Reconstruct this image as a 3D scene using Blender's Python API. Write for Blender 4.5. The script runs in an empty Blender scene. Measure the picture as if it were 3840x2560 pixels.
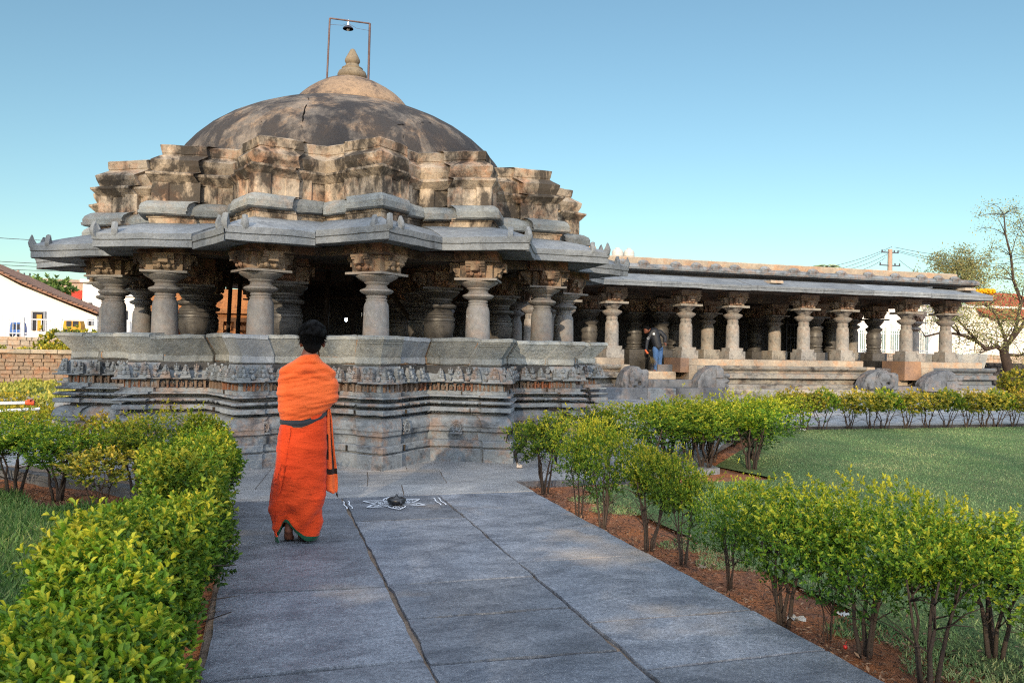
import bpy, bmesh, math, random
import numpy as np
from mathutils import Vector, Matrix, noise
random.seed(7); rng=np.random.default_rng(7)
S=bpy.context.scene; COL=S.collection
sin,cos,pi,rad=math.sin,math.cos,math.pi,math.radians
# ------------------------------------------------------------ camera (level path runs along +Y)
F=3050.0; EYE=1.55; YAW=rad(17); PIT=math.atan(28/F); ROL=math.atan(.017)
f0=Vector((sin(YAW)*cos(PIT),cos(YAW)*cos(PIT),sin(PIT))); r0=Vector((cos(YAW),-sin(YAW),0)); u0=r0.cross(f0)
rv=r0*cos(ROL)+u0*sin(ROL); uv=u0*cos(ROL)-r0*sin(ROL)
cd=bpy.data.cameras.new('camera'); cam=bpy.data.objects.new('camera',cd); COL.objects.link(cam); S.camera=cam
M=Matrix((rv,uv,-f0)).transposed().to_4x4(); M.translation=Vector((0,0,EYE)); cam.matrix_world=M
cd.sensor_width=36; cd.lens=36*F/3840; cd.clip_end=3000; cd.clip_start=.05
cd.dof.use_dof=True; cd.dof.focus_distance=9.5; cd.dof.aperture_fstop=9; S.cycles.filter_width=1.15
def ray(x,y): return f0+rv*((x-1920)/F)+uv*((1280-y)/F)
def at(x,y,Y):
    d=ray(x,y); t=Y/d.y; return Vector((d.x*t,Y,EYE+d.z*t))
def onz(x,y,z=0.):
    d=ray(x,y); t=(z-EYE)/d.z; return Vector((d.x*t,d.y*t,z))
# ------------------------------------------------------------ object helpers
def tag(o,label=None,cat=None,group=None,kind=None):
    for k,v in (('label',label),('category',cat),('group',group),('kind',kind)):
        if v: o[k]=v
    return o
def empty(name,loc=(0,0,0),label=None,cat=None,group=None,rz=0):
    o=bpy.data.objects.new(name,None); COL.objects.link(o); o.location=loc; o.rotation_euler=(0,0,rz); o.empty_display_size=.2
    return tag(o,label,cat,group)
def link(name,me,parent=None,loc=(0,0,0),rz=0,sc=None):
    o=bpy.data.objects.new(name,me); COL.objects.link(o); o.location=loc; o.rotation_euler=(0,0,rz)
    if sc: o.scale=sc
    if parent is not None: o.parent=parent
    return o
def clone(o,parent=None):
    c=o.copy(); COL.objects.link(c)
    if parent is not None: c.parent=parent
    for ch in list(o.children): clone(ch,c)
    return c
class MB:
    def __init__(s): s.v=[]; s.f=[]; s.m=[]
    def add(s,vs,fs,mi=0):
        b=len(s.v); s.v+= [tuple(p) for p in vs]; s.f+=[tuple(i+b for i in f) for f in fs]; s.m+=[mi]*len(fs)
    def box(s,x0,x1,y0,y1,z0,z1,mi=0,tw=0,c=None,taper=0):
        t=taper; vs=[Vector(p) for p in ((x0,y0,z0),(x1,y0,z0),(x1,y1,z0),(x0,y1,z0),(x0+t,y0+t,z1),(x1-t,y0+t,z1),(x1-t,y1-t,z1),(x0+t,y1-t,z1))]
        if tw:
            c=Vector(c or ((x0+x1)/2,(y0+y1)/2,0)); R=Matrix.Rotation(tw,3,'Z'); vs=[R@(p-c)+c for p in vs]
        s.add(vs,[(0,3,2,1),(4,5,6,7),(0,1,5,4),(1,2,6,5),(2,3,7,6),(3,0,4,7)],mi)
    def lathe(s,prof,n=20,c=(0,0,0),mi=0,sq=0):
        vs=[];fs=[];k=len(prof)
        for r,z in prof:
            for i in range(n):
                a=2*pi*i/n; vs.append((c[0]+r*cos(a),c[1]+r*sin(a),c[2]+z))
        for j in range(k-1):
            for i in range(n): fs.append((j*n+i,j*n+(i+1)%n,(j+1)*n+(i+1)%n,(j+1)*n+i))
        fs.append(tuple(range(n))[::-1]); fs.append(tuple((k-1)*n+i for i in range(n)))
        s.add(vs,fs,mi)
    def rings(s,rs,mi=0,caps=True):
        n=len(rs[0]); vs=[p for r in rs for p in r]; fs=[]
        for j in range(len(rs)-1):
            for i in range(n): fs.append((j*n+i,j*n+(i+1)%n,(j+1)*n+(i+1)%n,(j+1)*n+i))
        if caps: fs.append(tuple(range(n))[::-1]); fs.append(tuple((len(rs)-1)*n+i for i in range(n)))
        s.add(vs,fs,mi)
    def tube(s,pts,r0,r1=None,n=6,mi=0,rs=None):
        pts=[Vector(p) for p in pts]; k=len(pts); r1=r0 if r1 is None else r1; out=[]
        up=Vector((0,0,1)); prev=None
        for j,p in enumerate(pts):
            d=(pts[min(j+1,k-1)]-pts[max(j-1,0)]).normalized()
            a=(prev-d*prev.dot(d)) if prev is not None else (up.cross(d) if abs(d.z)<.95 else Vector((1,0,0)))
            a.normalize(); prev=a; b=d.cross(a)
            r=rs[j] if rs else r0+(r1-r0)*j/(k-1)
            out.append([p+a*(r*cos(2*pi*i/n))+b*(r*sin(2*pi*i/n)) for i in range(n)])
        s.rings(out,mi)
    def sphere(s,c,r,nu=12,nv=8,rot=None,mi=0):
        if not hasattr(r,'__len__'): r=(r,r,r)
        vs=[];fs=[]
        for j in range(1,nv):
            t=pi*j/nv
            for i in range(nu):
                a=2*pi*i/nu; vs.append(Vector((r[0]*sin(t)*cos(a),r[1]*sin(t)*sin(a),-r[2]*cos(t))))
        vs+= [Vector((0,0,-r[2])),Vector((0,0,r[2]))]; L=len(vs)
        for j in range(nv-2):
            for i in range(nu): fs.append((j*nu+i,j*nu+(i+1)%nu,(j+1)*nu+(i+1)%nu,(j+1)*nu+i))
        for i in range(nu):
            fs.append((L-2,(i+1)%nu,i)); fs.append((L-1,(nv-2)*nu+i,(nv-2)*nu+(i+1)%nu))
        c=Vector(c)
        if rot is not None: vs=[rot@p for p in vs]
        s.add([p+c for p in vs],fs,mi)
    def cone(s,p0,r0,p1,r1,n=12):
        s.sphere(p0,r0,n,8); s.sphere(p1,r1,n,8); s.tube([p0,p1],r0*.995,r1*.995,n)
    def sag(s):
        s.v=[(x,y,z+.03*min(0,x-1.45)) for x,y,z in s.v]; return s
    def jitter(s,a,sc=3.,seed=0):
        o=Vector((seed*3.1,seed*1.7,0))
        s.v=[tuple(Vector(p)+noise.noise_vector((Vector(p)+o)*sc)*a) for p in s.v]
    def mesh(s,name,mats,smooth=None):
        me=bpy.data.meshes.new(name); me.from_pydata(s.v,[],s.f)
        for m in (mats if isinstance(mats,(list,tuple)) else [mats]): me.materials.append(m)
        if any(s.m): me.polygons.foreach_set('material_index',s.m)
        me.update()
        if smooth is not None:
            me.polygons.foreach_set('use_smooth',[True]*len(me.polygons))
            if smooth<180: me.set_sharp_from_angle(angle=rad(smooth))
        return me
    def build(s,name,mats,parent=None,smooth=None,loc=(0,0,0),rz=0): return link(name,s.mesh(name,mats,smooth),parent,loc,rz)
def fused(mb,name,mat,vox,parent=None,smooth_it=2,loc=(0,0,0),rz=0,post=None):
    me=mb.mesh('tmp',mat); o=bpy.data.objects.new('tmp',me); COL.objects.link(o)
    r=o.modifiers.new('r','REMESH'); r.mode='VOXEL'; r.voxel_size=vox
    if smooth_it:
        q=o.modifiers.new('s','SMOOTH'); q.iterations=smooth_it; q.factor=.6
    dg=bpy.context.evaluated_depsgraph_get(); m2=bpy.data.meshes.new_from_object(o.evaluated_get(dg)); m2.name=name
    bpy.data.objects.remove(o)
    if post: post(m2)
    m2.materials.clear()
    for m in (mat if isinstance(mat,(list,tuple)) else [mat]): m2.materials.append(m)
    m2.polygons.foreach_set('use_smooth',[True]*len(m2.polygons))
    return link(name,m2,parent,loc,rz)
# ------------------------------------------------------------ materials
def lin(c):
    if isinstance(c,str): c=tuple(int(c[i:i+2],16)/255 for i in (0,2,4)); c=tuple(x/12.92 if x<.04045 else ((x+.055)/1.055)**2.4 for x in c)
    return tuple(c)+(1,)
class Mat:
    def __init__(s,name,rough=.85,spec=.3):
        s.m=bpy.data.materials.new(name); s.m.use_nodes=True; s.t=s.m.node_tree; s.N=s.t.nodes; s.L=s.t.links
        s.b=s.N['Principled BSDF']; s.b.inputs['Roughness'].default_value=rough; s.b.inputs['Specular IOR Level'].default_value=spec
        s.tc=s.N.new('ShaderNodeTexCoord')
    def vec(s,scale=(1,1,1),co='Object'):
        mp=s.N.new('ShaderNodeMapping'); mp.inputs['Scale'].default_value=scale; s.L.new(s.tc.outputs[co],mp.inputs['Vector']); return mp.outputs[0]
    def noise(s,scale,det=5,rough=.6,vs=(1,1,1),dist=0):
        n=s.N.new('ShaderNodeTexNoise'); n.inputs['Scale'].default_value=scale; n.inputs['Detail'].default_value=det; n.inputs['Roughness'].default_value=rough; n.inputs['Distortion'].default_value=dist
        s.L.new(s.vec(vs),n.inputs['Vector']); return n.outputs['Fac']
    def ramp(s,fac,a,b,lo=0.,hi=1.):
        r=s.N.new('ShaderNodeMapRange'); s.L.new(fac,r.inputs[0]); r.inputs[1].default_value=a; r.inputs[2].default_value=b; r.inputs[3].default_value=lo; r.inputs[4].default_value=hi; return r.outputs[0]
    def mix(s,fac,a,b,mode='MIX'):
        m=s.N.new('ShaderNodeMix'); m.data_type='RGBA'; m.blend_type=mode
        if isinstance(fac,(int,float)): m.inputs[0].default_value=fac
        else: s.L.new(fac,m.inputs[0])
        for k,v in ((6,a),(7,b)):
            if isinstance(v,tuple): m.inputs[k].default_value=v
            else: s.L.new(v,m.inputs[k])
        return m.outputs[2]
    def math(s,op,a,b=0.):
        m=s.N.new('ShaderNodeMath'); m.operation=op
        for i,v in enumerate((a,b)):
            if isinstance(v,(int,float)): m.inputs[i].default_value=v
            else: s.L.new(v,m.inputs[i])
        return m.outputs[0]
    def attr(s,name):
        a=s.N.new('ShaderNodeAttribute'); a.attribute_name=name; return a.outputs['Fac']
    def orand(s):
        return s.N.new('ShaderNodeObjectInfo').outputs['Random']
    def sep(s,axis='Z',co='Object'):
        x=s.N.new('ShaderNodeSeparateXYZ'); s.L.new(s.tc.outputs[co],x.inputs[0]); return x.outputs[axis]
    def nz(s,axis='Z'):
        g=s.N.new('ShaderNodeNewGeometry'); x=s.N.new('ShaderNodeSeparateXYZ'); s.L.new(g.outputs['Normal'],x.inputs[0]); return x.outputs[axis]
    def color(s,c):
        if isinstance(c,tuple): s.b.inputs['Base Color'].default_value=c
        else: s.L.new(c,s.b.inputs['Base Color'])
        return s
    def bump(s,h,dist=.01,st=1.):
        b=s.N.new('ShaderNodeBump'); b.inputs['Distance'].default_value=dist; b.inputs['Strength'].default_value=st; s.L.new(h,b.inputs['Height'])
        if s.b.inputs['Normal'].is_linked: s.L.new(s.b.inputs['Normal'].links[0].from_socket,b.inputs['Normal'])
        s.L.new(b.outputs[0],s.b.inputs['Normal']); return s
def stone(name,a,b,dark=None,damt=.5,dv=(3,3,.7),dsc=1.2,orange=None,oamt=.5,bsc=25,bd=.008,rough=.85,spec=.25,var=.25,speck=.25,coarse=0.,osc=2.):
    m=Mat(name,rough,spec); a,b=lin(a),lin(b)
    c=m.mix(m.ramp(m.noise(1.7,6,.65),.35,.65),a,b)
    if orange: c=m.mix(m.math('MULTIPLY',m.ramp(m.noise(osc,6,.7),.5,.62),oamt),c,lin(orange))
    if dark: c=m.mix(m.math('MULTIPLY',m.ramp(m.noise(dsc,8,.72,dv,.3),1-damt-.07,1-damt+.07),.88),c,lin(dark))
    c=m.mix(m.ramp(m.noise(60,3,.7),.3,.7,speck,0),c,(0.02,.02,.025,1)); c=m.mix(m.ramp(m.noise(13,9,.82),.36,.66,.42,0),c,(.03,.03,.032,1))
    v=m.ramp(m.orand(),0,1,1-var,1+var); 
    vm=m.N.new('ShaderNodeVectorMath'); vm.operation='SCALE'; m.L.new(c,vm.inputs[0]); m.L.new(v,vm.inputs['Scale']); m.color(vm.outputs[0])
    h=m.math('ADD',m.noise(bsc,8,.7),m.math('MULTIPLY',m.noise(bsc/6,4,.6),1.5)); m.bump(h,bd)
    if coarse: m.bump(m.noise(7,5,.6),coarse*1.5)
    return m.m
def plain(name,c,rough=.7,spec=.3,var=0.,nsc=8,amt=.25,metal=0,bd=0):
    m=Mat(name,rough,spec); c=lin(c); d=tuple(x*(1-amt) for x in c[:3])+(1,)
    m.color(m.mix(m.ramp(m.noise(nsc,6,.7),.35,.65),d,c)); m.b.inputs['Metallic'].default_value=metal
    if bd: m.bump(m.noise(nsc*4,5,.7),bd)
    return m.m
def foliage(name,dark,mid,light,trans=.35,rough=.5):
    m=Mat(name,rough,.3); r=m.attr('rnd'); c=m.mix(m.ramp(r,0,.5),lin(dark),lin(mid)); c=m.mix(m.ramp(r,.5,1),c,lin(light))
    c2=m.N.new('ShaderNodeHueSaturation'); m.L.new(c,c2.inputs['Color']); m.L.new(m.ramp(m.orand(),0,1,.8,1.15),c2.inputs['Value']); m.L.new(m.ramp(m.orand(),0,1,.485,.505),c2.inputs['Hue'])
    m.color(c2.outputs[0]); t=m.N.new('ShaderNodeBsdfTranslucent'); m.L.new(c2.outputs[0],t.inputs[0]); mx=m.N.new('ShaderNodeMixShader'); mx.inputs[0].default_value=trans
    m.L.new(m.b.outputs[0],mx.inputs[1]); m.L.new(t.outputs[0],mx.inputs[2]); m.L.new(mx.outputs[0],m.N['Material Output'].inputs[0]); return m.m
MS={}
MS['plinth']=stone('plinth_stone','8f9498','6f7880','3b3f45',.42,(1.5,1.5,3),1.6,'96755c',.6,30,.010,.8,.3,.18,osc=3.2)
MS['parapet']=stone('parapet_stone','b3b3ac','8a9297','4f4f46',.36,(2.5,2.5,.8),1.4,'9a8064',.15,22,.016,.85,.3,.3)
MS['eave']=stone('eave_stone','8d9296','6f767d','3a3e44',.36,(2,2,1),1.2,None,0,35,.010,.85,.3,.18,coarse=.006)
MS['roofgrey']=stone('cornice_stone','989b98','787f82','4b4b48',.36,(2,2,1),1.4,'a5815c',.3,30,.012,.85,.3,.2,coarse=.008)
MS['brick']=stone('stepped_roof_plaster','cdbaa2','a39583','1b1a19',.51,(1.5,1.5,.9),1.8,'c4804f',.45,26,.010,.9,.15,.1,.12)
MS['dome']=stone('dome_plaster','998a7a','6f6963','2a2a2d',.54,(1.3,1.3,.55),1.2,'bd9a76',.5,55,.014,.9,.15,0,.35)
MS['cap']=stone('dome_cap_plaster','ab8f72','8f7a66','38363a',.46,(2,2,.7),1.8,None,0,55,.010,.9,.15,0,.3)
MS['column']=stone('column_stone','8e8b86','75767a','4c4b4b',.36,(3,3,.8),1.5,'9a7354',.25,40,.005,.7,.4,.15,.15)
MS['bracket']=stone('bracket_stone','9c8973','7c6e61','35302d',.44,(2,2,1.5),2.4,'a5684a',.45,30,.012,.85,.25,.15,.15)
MS['beam']=stone('beam_stone','756a5e','5c5650','302e2d',.42,(1,1,2),1.5,'8c6040',.4,24,.012,.9,.2,.12)
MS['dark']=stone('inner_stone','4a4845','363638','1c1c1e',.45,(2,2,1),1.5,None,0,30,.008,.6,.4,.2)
MS['hallstone']=stone('hall_stone','aaa295','888784','3d3a38',.44,(1.3,1.3,3),1.2,'a98262',.4,24,.010,.88,.25,.15,.15)
MS['hallcol']=stone('hall_column_stone','a8a39b','85827e','38373a',.42,(1.5,1.5,.8),1.9,'a07c62',.3,36,.006,.75,.3,.15,.18)
MS['hallcap']=stone('hall_bracket_stone','9e8b77','83766a','35312f',.42,(2,2,1.5),2,'ab7050',.5,30,.010,.85,.25,.15,.15)
MS['coping']=stone('coping_stone','bbab96','9c8f80','5b4c40',.30,(1.5,1.5,1),1.2,'c08a5c',.5,28,.006,.85,.25,.1,.12)
MS['sunpier']=stone('sunlit_pier_stone','a8805f','927562','6b4a38',.32,(1.5,1.5,.7),1.3,None,0,28,.006,.85,.25,.1,.12)  # orange of low sun on the pier faces put into the colour
MS['granite']=stone('granite_block','75787d','5f6369','37393d',.42,(2,2,1),2,'a07e62',.3,50,.008,.85,.3,.2,.35)
# ============================================================ star pavilion
CX,CY=1.45,14.93
def star(R,k0=0):
    P=[]
    for k in range(16):
        a=-pi/2+k*pi/8; P.append((R*cos(a),R*sin(a))); b=a+pi/16; P.append((R*.8504*cos(b),R*.8504*sin(b)))
    return [Vector(p) for p in P]            # CCW, even index = tip
class Poly:
    def __init__(s,f,R): s.f=f; s.R=R; s.P=f(R)
    def __len__(s): return len(s.P)
    def __getitem__(s,i): return s.P[i]
    def __iter__(s): return iter(s.P)
    def off(s,d): return s.f(s.R+1.41421*d)
def stepstar(R,a=.36,s=.05): return Poly(lambda r:_stepstar(r,a,s),R)
def _stepstar(R,a,s):
    P=star(R); out=[]; n=len(P)
    for i in range(0,n,2):
        T=P[i]; A=P[i-1]; B=P[(i+1)%n]; da=(A-T).normalized(); db=(B-T).normalized()
        na=Vector((-da.y,da.x)); na= -na if na.dot(T)<0 else na
        nb=Vector((-db.y,db.x)); nb= -nb if nb.dot(T)<0 else nb
        out+= [A, T+da*a, T+da*a+na*s, T+(na+nb)*s, T+db*a+nb*s, T+db*a]
    return out                                # per tip: concave, s, s', tip, s', s
def offs(P,d):
    if isinstance(P,Poly): return P.off(d)
    n=len(P); out=[]
    for i in range(n):
        a=(P[i]-P[i-1]).normalized(); b=(P[(i+1)%n]-P[i]).normalized()
        na=Vector((a.y,-a.x)); nb=Vector((b.y,-b.x)); m=(na+nb).normalized(); out.append(P[i]+m*(d/max(m.dot(na),.25)))
    return out
def sweep(P,prof,step=.16,jit=.004,seed=0,flute=0,close_top=False):
    R=[offs(P,d) for d,_ in prof]; n=len(P); mb=MB(); cnt=[max(1,int(round((P[(i+1)%n]-P[i]).length/step))) for i in range(n)]
    rings=[]
    for (d,z),Q in zip(prof,R):
        r=[]
        for i in range(n):
            p,q=Q[i],Q[(i+1)%n]
            for j in range(cnt[i]):
                t=j/cnt[i]; v=p.lerp(q,t); r.append(Vector((v.x+CX,v.y+CY,z)))
        rings.append(r)
    mb.rings(rings,caps=False)
    if close_top: L=len(rings[0]); mb.f.append(tuple((len(rings)-1)*L+i for i in range(L))); mb.m.append(0)
    if jit:
        ed=[]
        for p in mb.v:
            v=Vector(p); w=noise.noise_vector(v*2.3+Vector((seed,0,0)))*jit*1.4+noise.noise_vector(v*9)*jit; ed.append(tuple(v+Vector((w.x,w.y,w.z*.8))))
        mb.v=ed
    return mb
def seg(P,i,j,prof,cx=CX,cy=CY,gap=.004,step=.12,jit=.005,dz=0,dout=0,seed=0,tilt=0):
    """solid block that follows polygon edges i..j with the given closed profile"""
    mb=MB(); Q=[offs(P,d+dout) for d,_ in prof]; n=len(P); idx=list(range(i,j+1)); rs=[]
    stations=[]
    for a in idx[:-1]:
        L=(P[(a+1)%n]-P[a%n]).length; c=max(1,int(round(L/step)))
        for s in range(c): stations.append((a%n,(a+1)%n,s/c))
    stations.append(((idx[-1]-1)%n,idx[-1]%n,1.))
    tot=len(stations)-1
    for q,(a,b,t) in enumerate(stations):
        r=[]
        for (d,z),O in zip(prof,Q):
            v=O[a].lerp(O[b],t)
            if q==0: v=v+(O[b]-O[a]).normalized()*gap
            if q==tot: v=v-(O[b]-O[a]).normalized()*gap
            r.append(Vector((v.x+cx,v.y+cy,z+dz+tilt*(q/tot-.5))))
        rs.append(r)
    mb.rings(rs)
    o=Vector((seed*1.37,seed*.71,0))
    mb.v=[tuple(Vector(p)+noise.noise_vector(Vector(p)*2.1+o)*jit*1.5+noise.noise_vector(Vector(p)*11+o)*jit*.8) for p in mb.v]
    return mb
pav=empty('star_pavilion',(0,0,0),'grey stone star-shaped pavilion under a stepped plaster roof and big weathered dome','temple pavilion')
RB=4.71
PB=stepstar(RB-.03,.36,.05)
prof=[(0,-.05),(0,.168),(-.012,.178),(-.05,.18),(-.05,.198),(-.02,.20),(-.012,.21),(-.014,.275),(-.03,.288),(-.09,.292),(-.092,.395),(-.07,.40),(-.045,.415),(-.045,.468),(-.03,.474),(-.03,.492),(-.04,.54),(-.065,.585),(-.11,.622),(-.2,.64),(-.21,.672)]
sweep(PB,prof,.2,.004).build('lower_plinth',MS['plinth'],pav)
prof=[(-.21,.66),(-.045,.674),(-.04,.68),(-.04,.728),(-.05,.734),(-.25,.74),(-.25,.768),(-.075,.774),(-.045,.785),(-.035,.80),(-.05,.812),(-.09,.82),(-.26,.826),(-.26,.866),(-.07,.872),(-.055,.88),(-.06,.9),(-.12,.906),(-.12,.958),(-.175,.962),(-.18,1.062),(-.05,1.07),(-.03,1.078),(-.03,1.092),(-.11,1.098),(-.20,1.29),(-.24,1.30),(-.24,1.36)]
sweep(PB,prof,.13,.006,3).build('upper_plinth',MS['plinth'],pav)
PS=star(RB)
# carved frieze: little spired shrines and seated figures, niche figures below
fr=MB(); nf=MB(); beads=MB()
def local(mb_src,pos,t,nrm,up=Vector((0,0,1))):
    R=Matrix((t,nrm,up)).transposed(); return [R@Vector(p)+pos for p in mb_src]
def add_local(mb,src,pos,t,nrm):
    mb.add(local(src.v,pos,t,nrm),src.f)
def spire(h=.2,w=.085):
    m=MB(); n=6
    m.box(-w,w,-.05,.035,0,.03)
    for i in range(n):
        z0=.03+i*(h-.05)/n; s=(1-(i/n)**1.6*.62); m.box(-w*s*.9,w*s*.9,-.06,.03*s-i*.006,z0,z0+(h-.05)/n*.6)
        m.box(-w*s*.74,w*s*.74,-.06,.006*s-i*.006,z0+(h-.05)/n*.6,z0+(h-.05)/n)
    m.sphere((0,-.01,h-.015),(.02,.02,.022),6,5)
    m.sphere((0,.03,.065),(.026,.018,.032),7,5); m.sphere((0,.01,.12),(.02,.018,.03),6,5)
    return m
def figure(h=.1):
    m=MB(); s=h/.1
    m.sphere((0,0,.022*s),(.034*s,.018,.02*s),7,5); m.sphere((0,0,.05*s),(.018*s,.016,.026*s),6,5); m.sphere((0,.004,.085*s),(.012*s,.012,.014*s),6,5)
    m.sphere((-.026*s,0,.055*s),(.009,.01,.022*s),5,4); m.sphere((.026*s,0,.06*s),(.009,.01,.022*s),5,4); return m
SP=[spire(.2,.08),spire(.175,.065),spire(.205,.072)]; FG=figure(.1); FG2=figure(.085)
def run_frieze(P,z0,d_out,items,skip=(9,22)):
    n=len(P)
    for i in range(n):
        if skip[0]<=i<skip[1]: continue
        A,B=offs(P,d_out)[i],offs(P,d_out)[(i+1)%n]; t=(B-A); L=t.length; t.normalize(); nr=Vector((t.y,-t.x)); items(A,t,nr,L,z0,i)
def it1(A,t,nr,L,z0,i):
    k=0; x=.12
    while x<L-.06:
        p=A+t*x; T3=Vector((-t.x,-t.y,0)); N3=Vector((nr.x,nr.y,0)); w=random.random()
        if k%2==0: add_local(fr,SP[random.randrange(3)],Vector((p.x+CX,p.y+CY,z0))-N3*.012,T3,N3); x+=.13
        else:
            add_local(fr,FG,Vector((p.x+CX,p.y+CY,z0+.095))-N3*.07,T3,N3); add_local(fr,SP[1],Vector((p.x+CX,p.y+CY,z0-.09))-N3*.035,T3,N3) if 0 else fr.add([],[])
            q=MB(); q.sphere((0,.0,.045),(.03,.02,.035),7,5); q.sphere((0,.012,.045),(.014,.02,.016),6,4); add_local(fr,q,Vector((p.x+CX,p.y+CY,z0))-N3*.03,T3,N3); x+=.12
        k+=1
def it2(A,t,nr,L,z0,i):
    x=.05; k=0
    while x<L-.03:
        p=A+t*x; T3=Vector((-t.x,-t.y,0)); N3=Vector((nr.x,nr.y,0)); pos=Vector((p.x+CX,p.y+CY,z0))
        if k%2==0:
            q=MB(); q.box(-.013,.013,-.03,.03,-.002,.104); q.box(-.02,.02,-.03,.036,.088,.104); add_local(nf,q,pos,T3,N3); x+=.058
        else: add_local(nf,FG2,pos+Vector((0,0,.004)),T3,N3); x+=.058
        k+=1
run_frieze(PS,1.09,-.03,it1); run_frieze(PS,.958,-.155,it2)
fr.jitter(.006,25); nf.jitter(.004,25)
fr.build('carved_frieze',MS['plinth'],pav); nf.build('niche_figures',stone('niche_stone','8c7562','7a6a60','3c3530',.4,(2,2,2),2,'a8603a',.8,40,.006,.85,.1,.12),pav)
def it3(A,t,nr,L,z0,i):
    x=.12
    while x<L-.1:
        p=A+t*x; q=MB(); q.sphere((0,0,0),(.03,.014,.018),7,5); add_local(beads,q,Vector((p.x+CX,p.y+CY,z0)),Vector((-t.x,-t.y,0)),Vector((nr.x,nr.y,0))); x+=.17
run_frieze(PS,.80,-.04,it3); beads.build('roll_buds',MS['plinth'],pav)
# medallions on the curved cornice
def medallion(px,py,d=-.05):
    p=None
    for i in range(32):
        A,B=offs(PS,d)[i],offs(PS,d)[(i+1)%32]; r=ray(px,py)
        ax,ay=A.x+CX,A.y+CY; tx,ty=B.x-A.x,B.y-A.y; den=r.x*ty-r.y*tx
        if abs(den)<1e-6: continue
        k=(ax*ty-ay*tx)/den; s=(ax*r.y-ay*r.x)/den
        if k>0 and 0<=s<=1 and (p is None or k<p[0]): p=(k,Vector((tx,ty)).normalized(),r*k+Vector((0,0,EYE)))
    k,t,pos=p; nr=Vector((t.y,-t.x)); m=MB(); pts=[]
    for a in range(13):
        an=rad(-60+300*a/12); pts.append((.062*sin(an-pi*.0+pi*.167-pi*.167),.012,-.0-.062*cos(an)))
    pts=[(.06*sin(rad(-150+300*a/12)),.02,.065*cos(rad(-150+300*a/12))) for a in range(13)]
    m.tube(pts,.011,n=6); pts=[(.04*sin(rad(-150+300*a/12)),.022,.045*cos(rad(-150+300*a/12))) for a in range(13)]; m.tube(pts,.006,n=5)
    m.box(-.08,.08,-.02,.03,-.085,-.062); m.box(-.06,.06,-.03,.004,-.07,.055)
    for a in range(11): an=rad(-150+30*a); m.sphere((.078*sin(an),.015,.082*cos(an)),.012,6,4)
    m.sphere((0,.018,.095),(.02,.016,.022),6,5); q=figure(.085); m.add([(x,y+.014,z-.05) for x,y,z in q.v],q.f)
    o=MB(); add_local(o,m,pos,Vector((-t.x,-t.y,0)),Vector((nr.x,nr.y,0))); o.jitter(.003,30); o.build('medallion',MS['plinth'],pav,50)
for p in ((988,1602),(1522,1600),(1712,1602),(2192,1536),(452,1540)): medallion(*p)
# parapet: leaning slabs on a vertical band
PP=stepstar(RB-.02,.40,.025)
prp=[(-.34,1.31),(-.2,1.31),(-.185,1.325),(-.185,1.40),(-.20,1.405),(-.045,1.625),(-.03,1.63),(-.03,1.668),(-.06,1.68),(-.2,1.685),(-.36,1.42)]
prg=[(-.34,1.31),(-.2,1.31),(-.185,1.325),(-.185,1.40),(-.20,1.405),(-.082,1.58),(-.06,1.584),(-.052,1.6),(-.068,1.606),(-.05,1.612),(-.042,1.63),(-.022,1.636),(-.02,1.672),(-.05,1.684),(-.2,1.685),(-.36,1.42)]
plainstone=stone('smooth_parapet_stone','a5a9ad','868c94','51524a',.3,(2.5,2.5,.8),1.4,None,0,40,.006,.8,.3,.15)
for k in range(16):
    b=6*k; grooved=k in (0,1); m=MS['parapet']
    seg(PP,b+1,b+5,prg if grooved else prp,jit=.007,dz=random.uniform(-.006,.01),seed=k,gap=.013,step=.07).build('parapet_block',m if not k==15 else plainstone,pav)
    for (i,j,w) in ((b+5,b+6,0),(b,b+1,1)):
        if (k,w)==(0,0): mm=plainstone
        else: mm=m
        seg(PP,i,j,prp,jit=.012,dz=random.uniform(-.02,.012),dout=random.uniform(-.02,.01),seed=k*3+w,gap=.014,step=.06,tilt=random.uniform(-.015,.015)).build('parapet_slab',mm,pav)
mort=stone('mortar','c49a74','ab8464','6b5540',.35,(2,2,1),2,None,0,25,.01,.95,.05,.1)
sweep(PP,[(-.33,1.30),(-.235,1.31),(-.215,1.325),(-.215,1.405),(-.235,1.41),(-.095,1.61),(-.085,1.635),(-.3,1.64)],.1,.003,6).build('mortar_bed',mort,pav)
jt=MB()
def it4(A,t,nr,L,z0,i):
    for (za,zb,d) in ((.0,.168,.03),(.2,.28,.018),(.30,.392,-.06),(.42,.468,-.015),(.68,.73,-.008),(.906,.958,-.085)):
        x=random.uniform(.25,.8)
        while x<L-.15:
            p=A+t*x; q=MB(); w=random.uniform(.003,.007); q.box(-w,w,-.03,.0,0,zb-za); add_local(jt,q,Vector((p.x+CX,p.y+CY,za))+Vector((nr.x,nr.y,0))*(d+.003),Vector((-t.x,-t.y,0)),Vector((nr.x,nr.y,0))); x+=random.uniform(.5,1.1)
run_frieze(star(RB-.03),0,0,it4); jt.jitter(.006,14); jt.build('joint_lines',plain('joint_dark','3a332c',.95,.1),pav)
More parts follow.
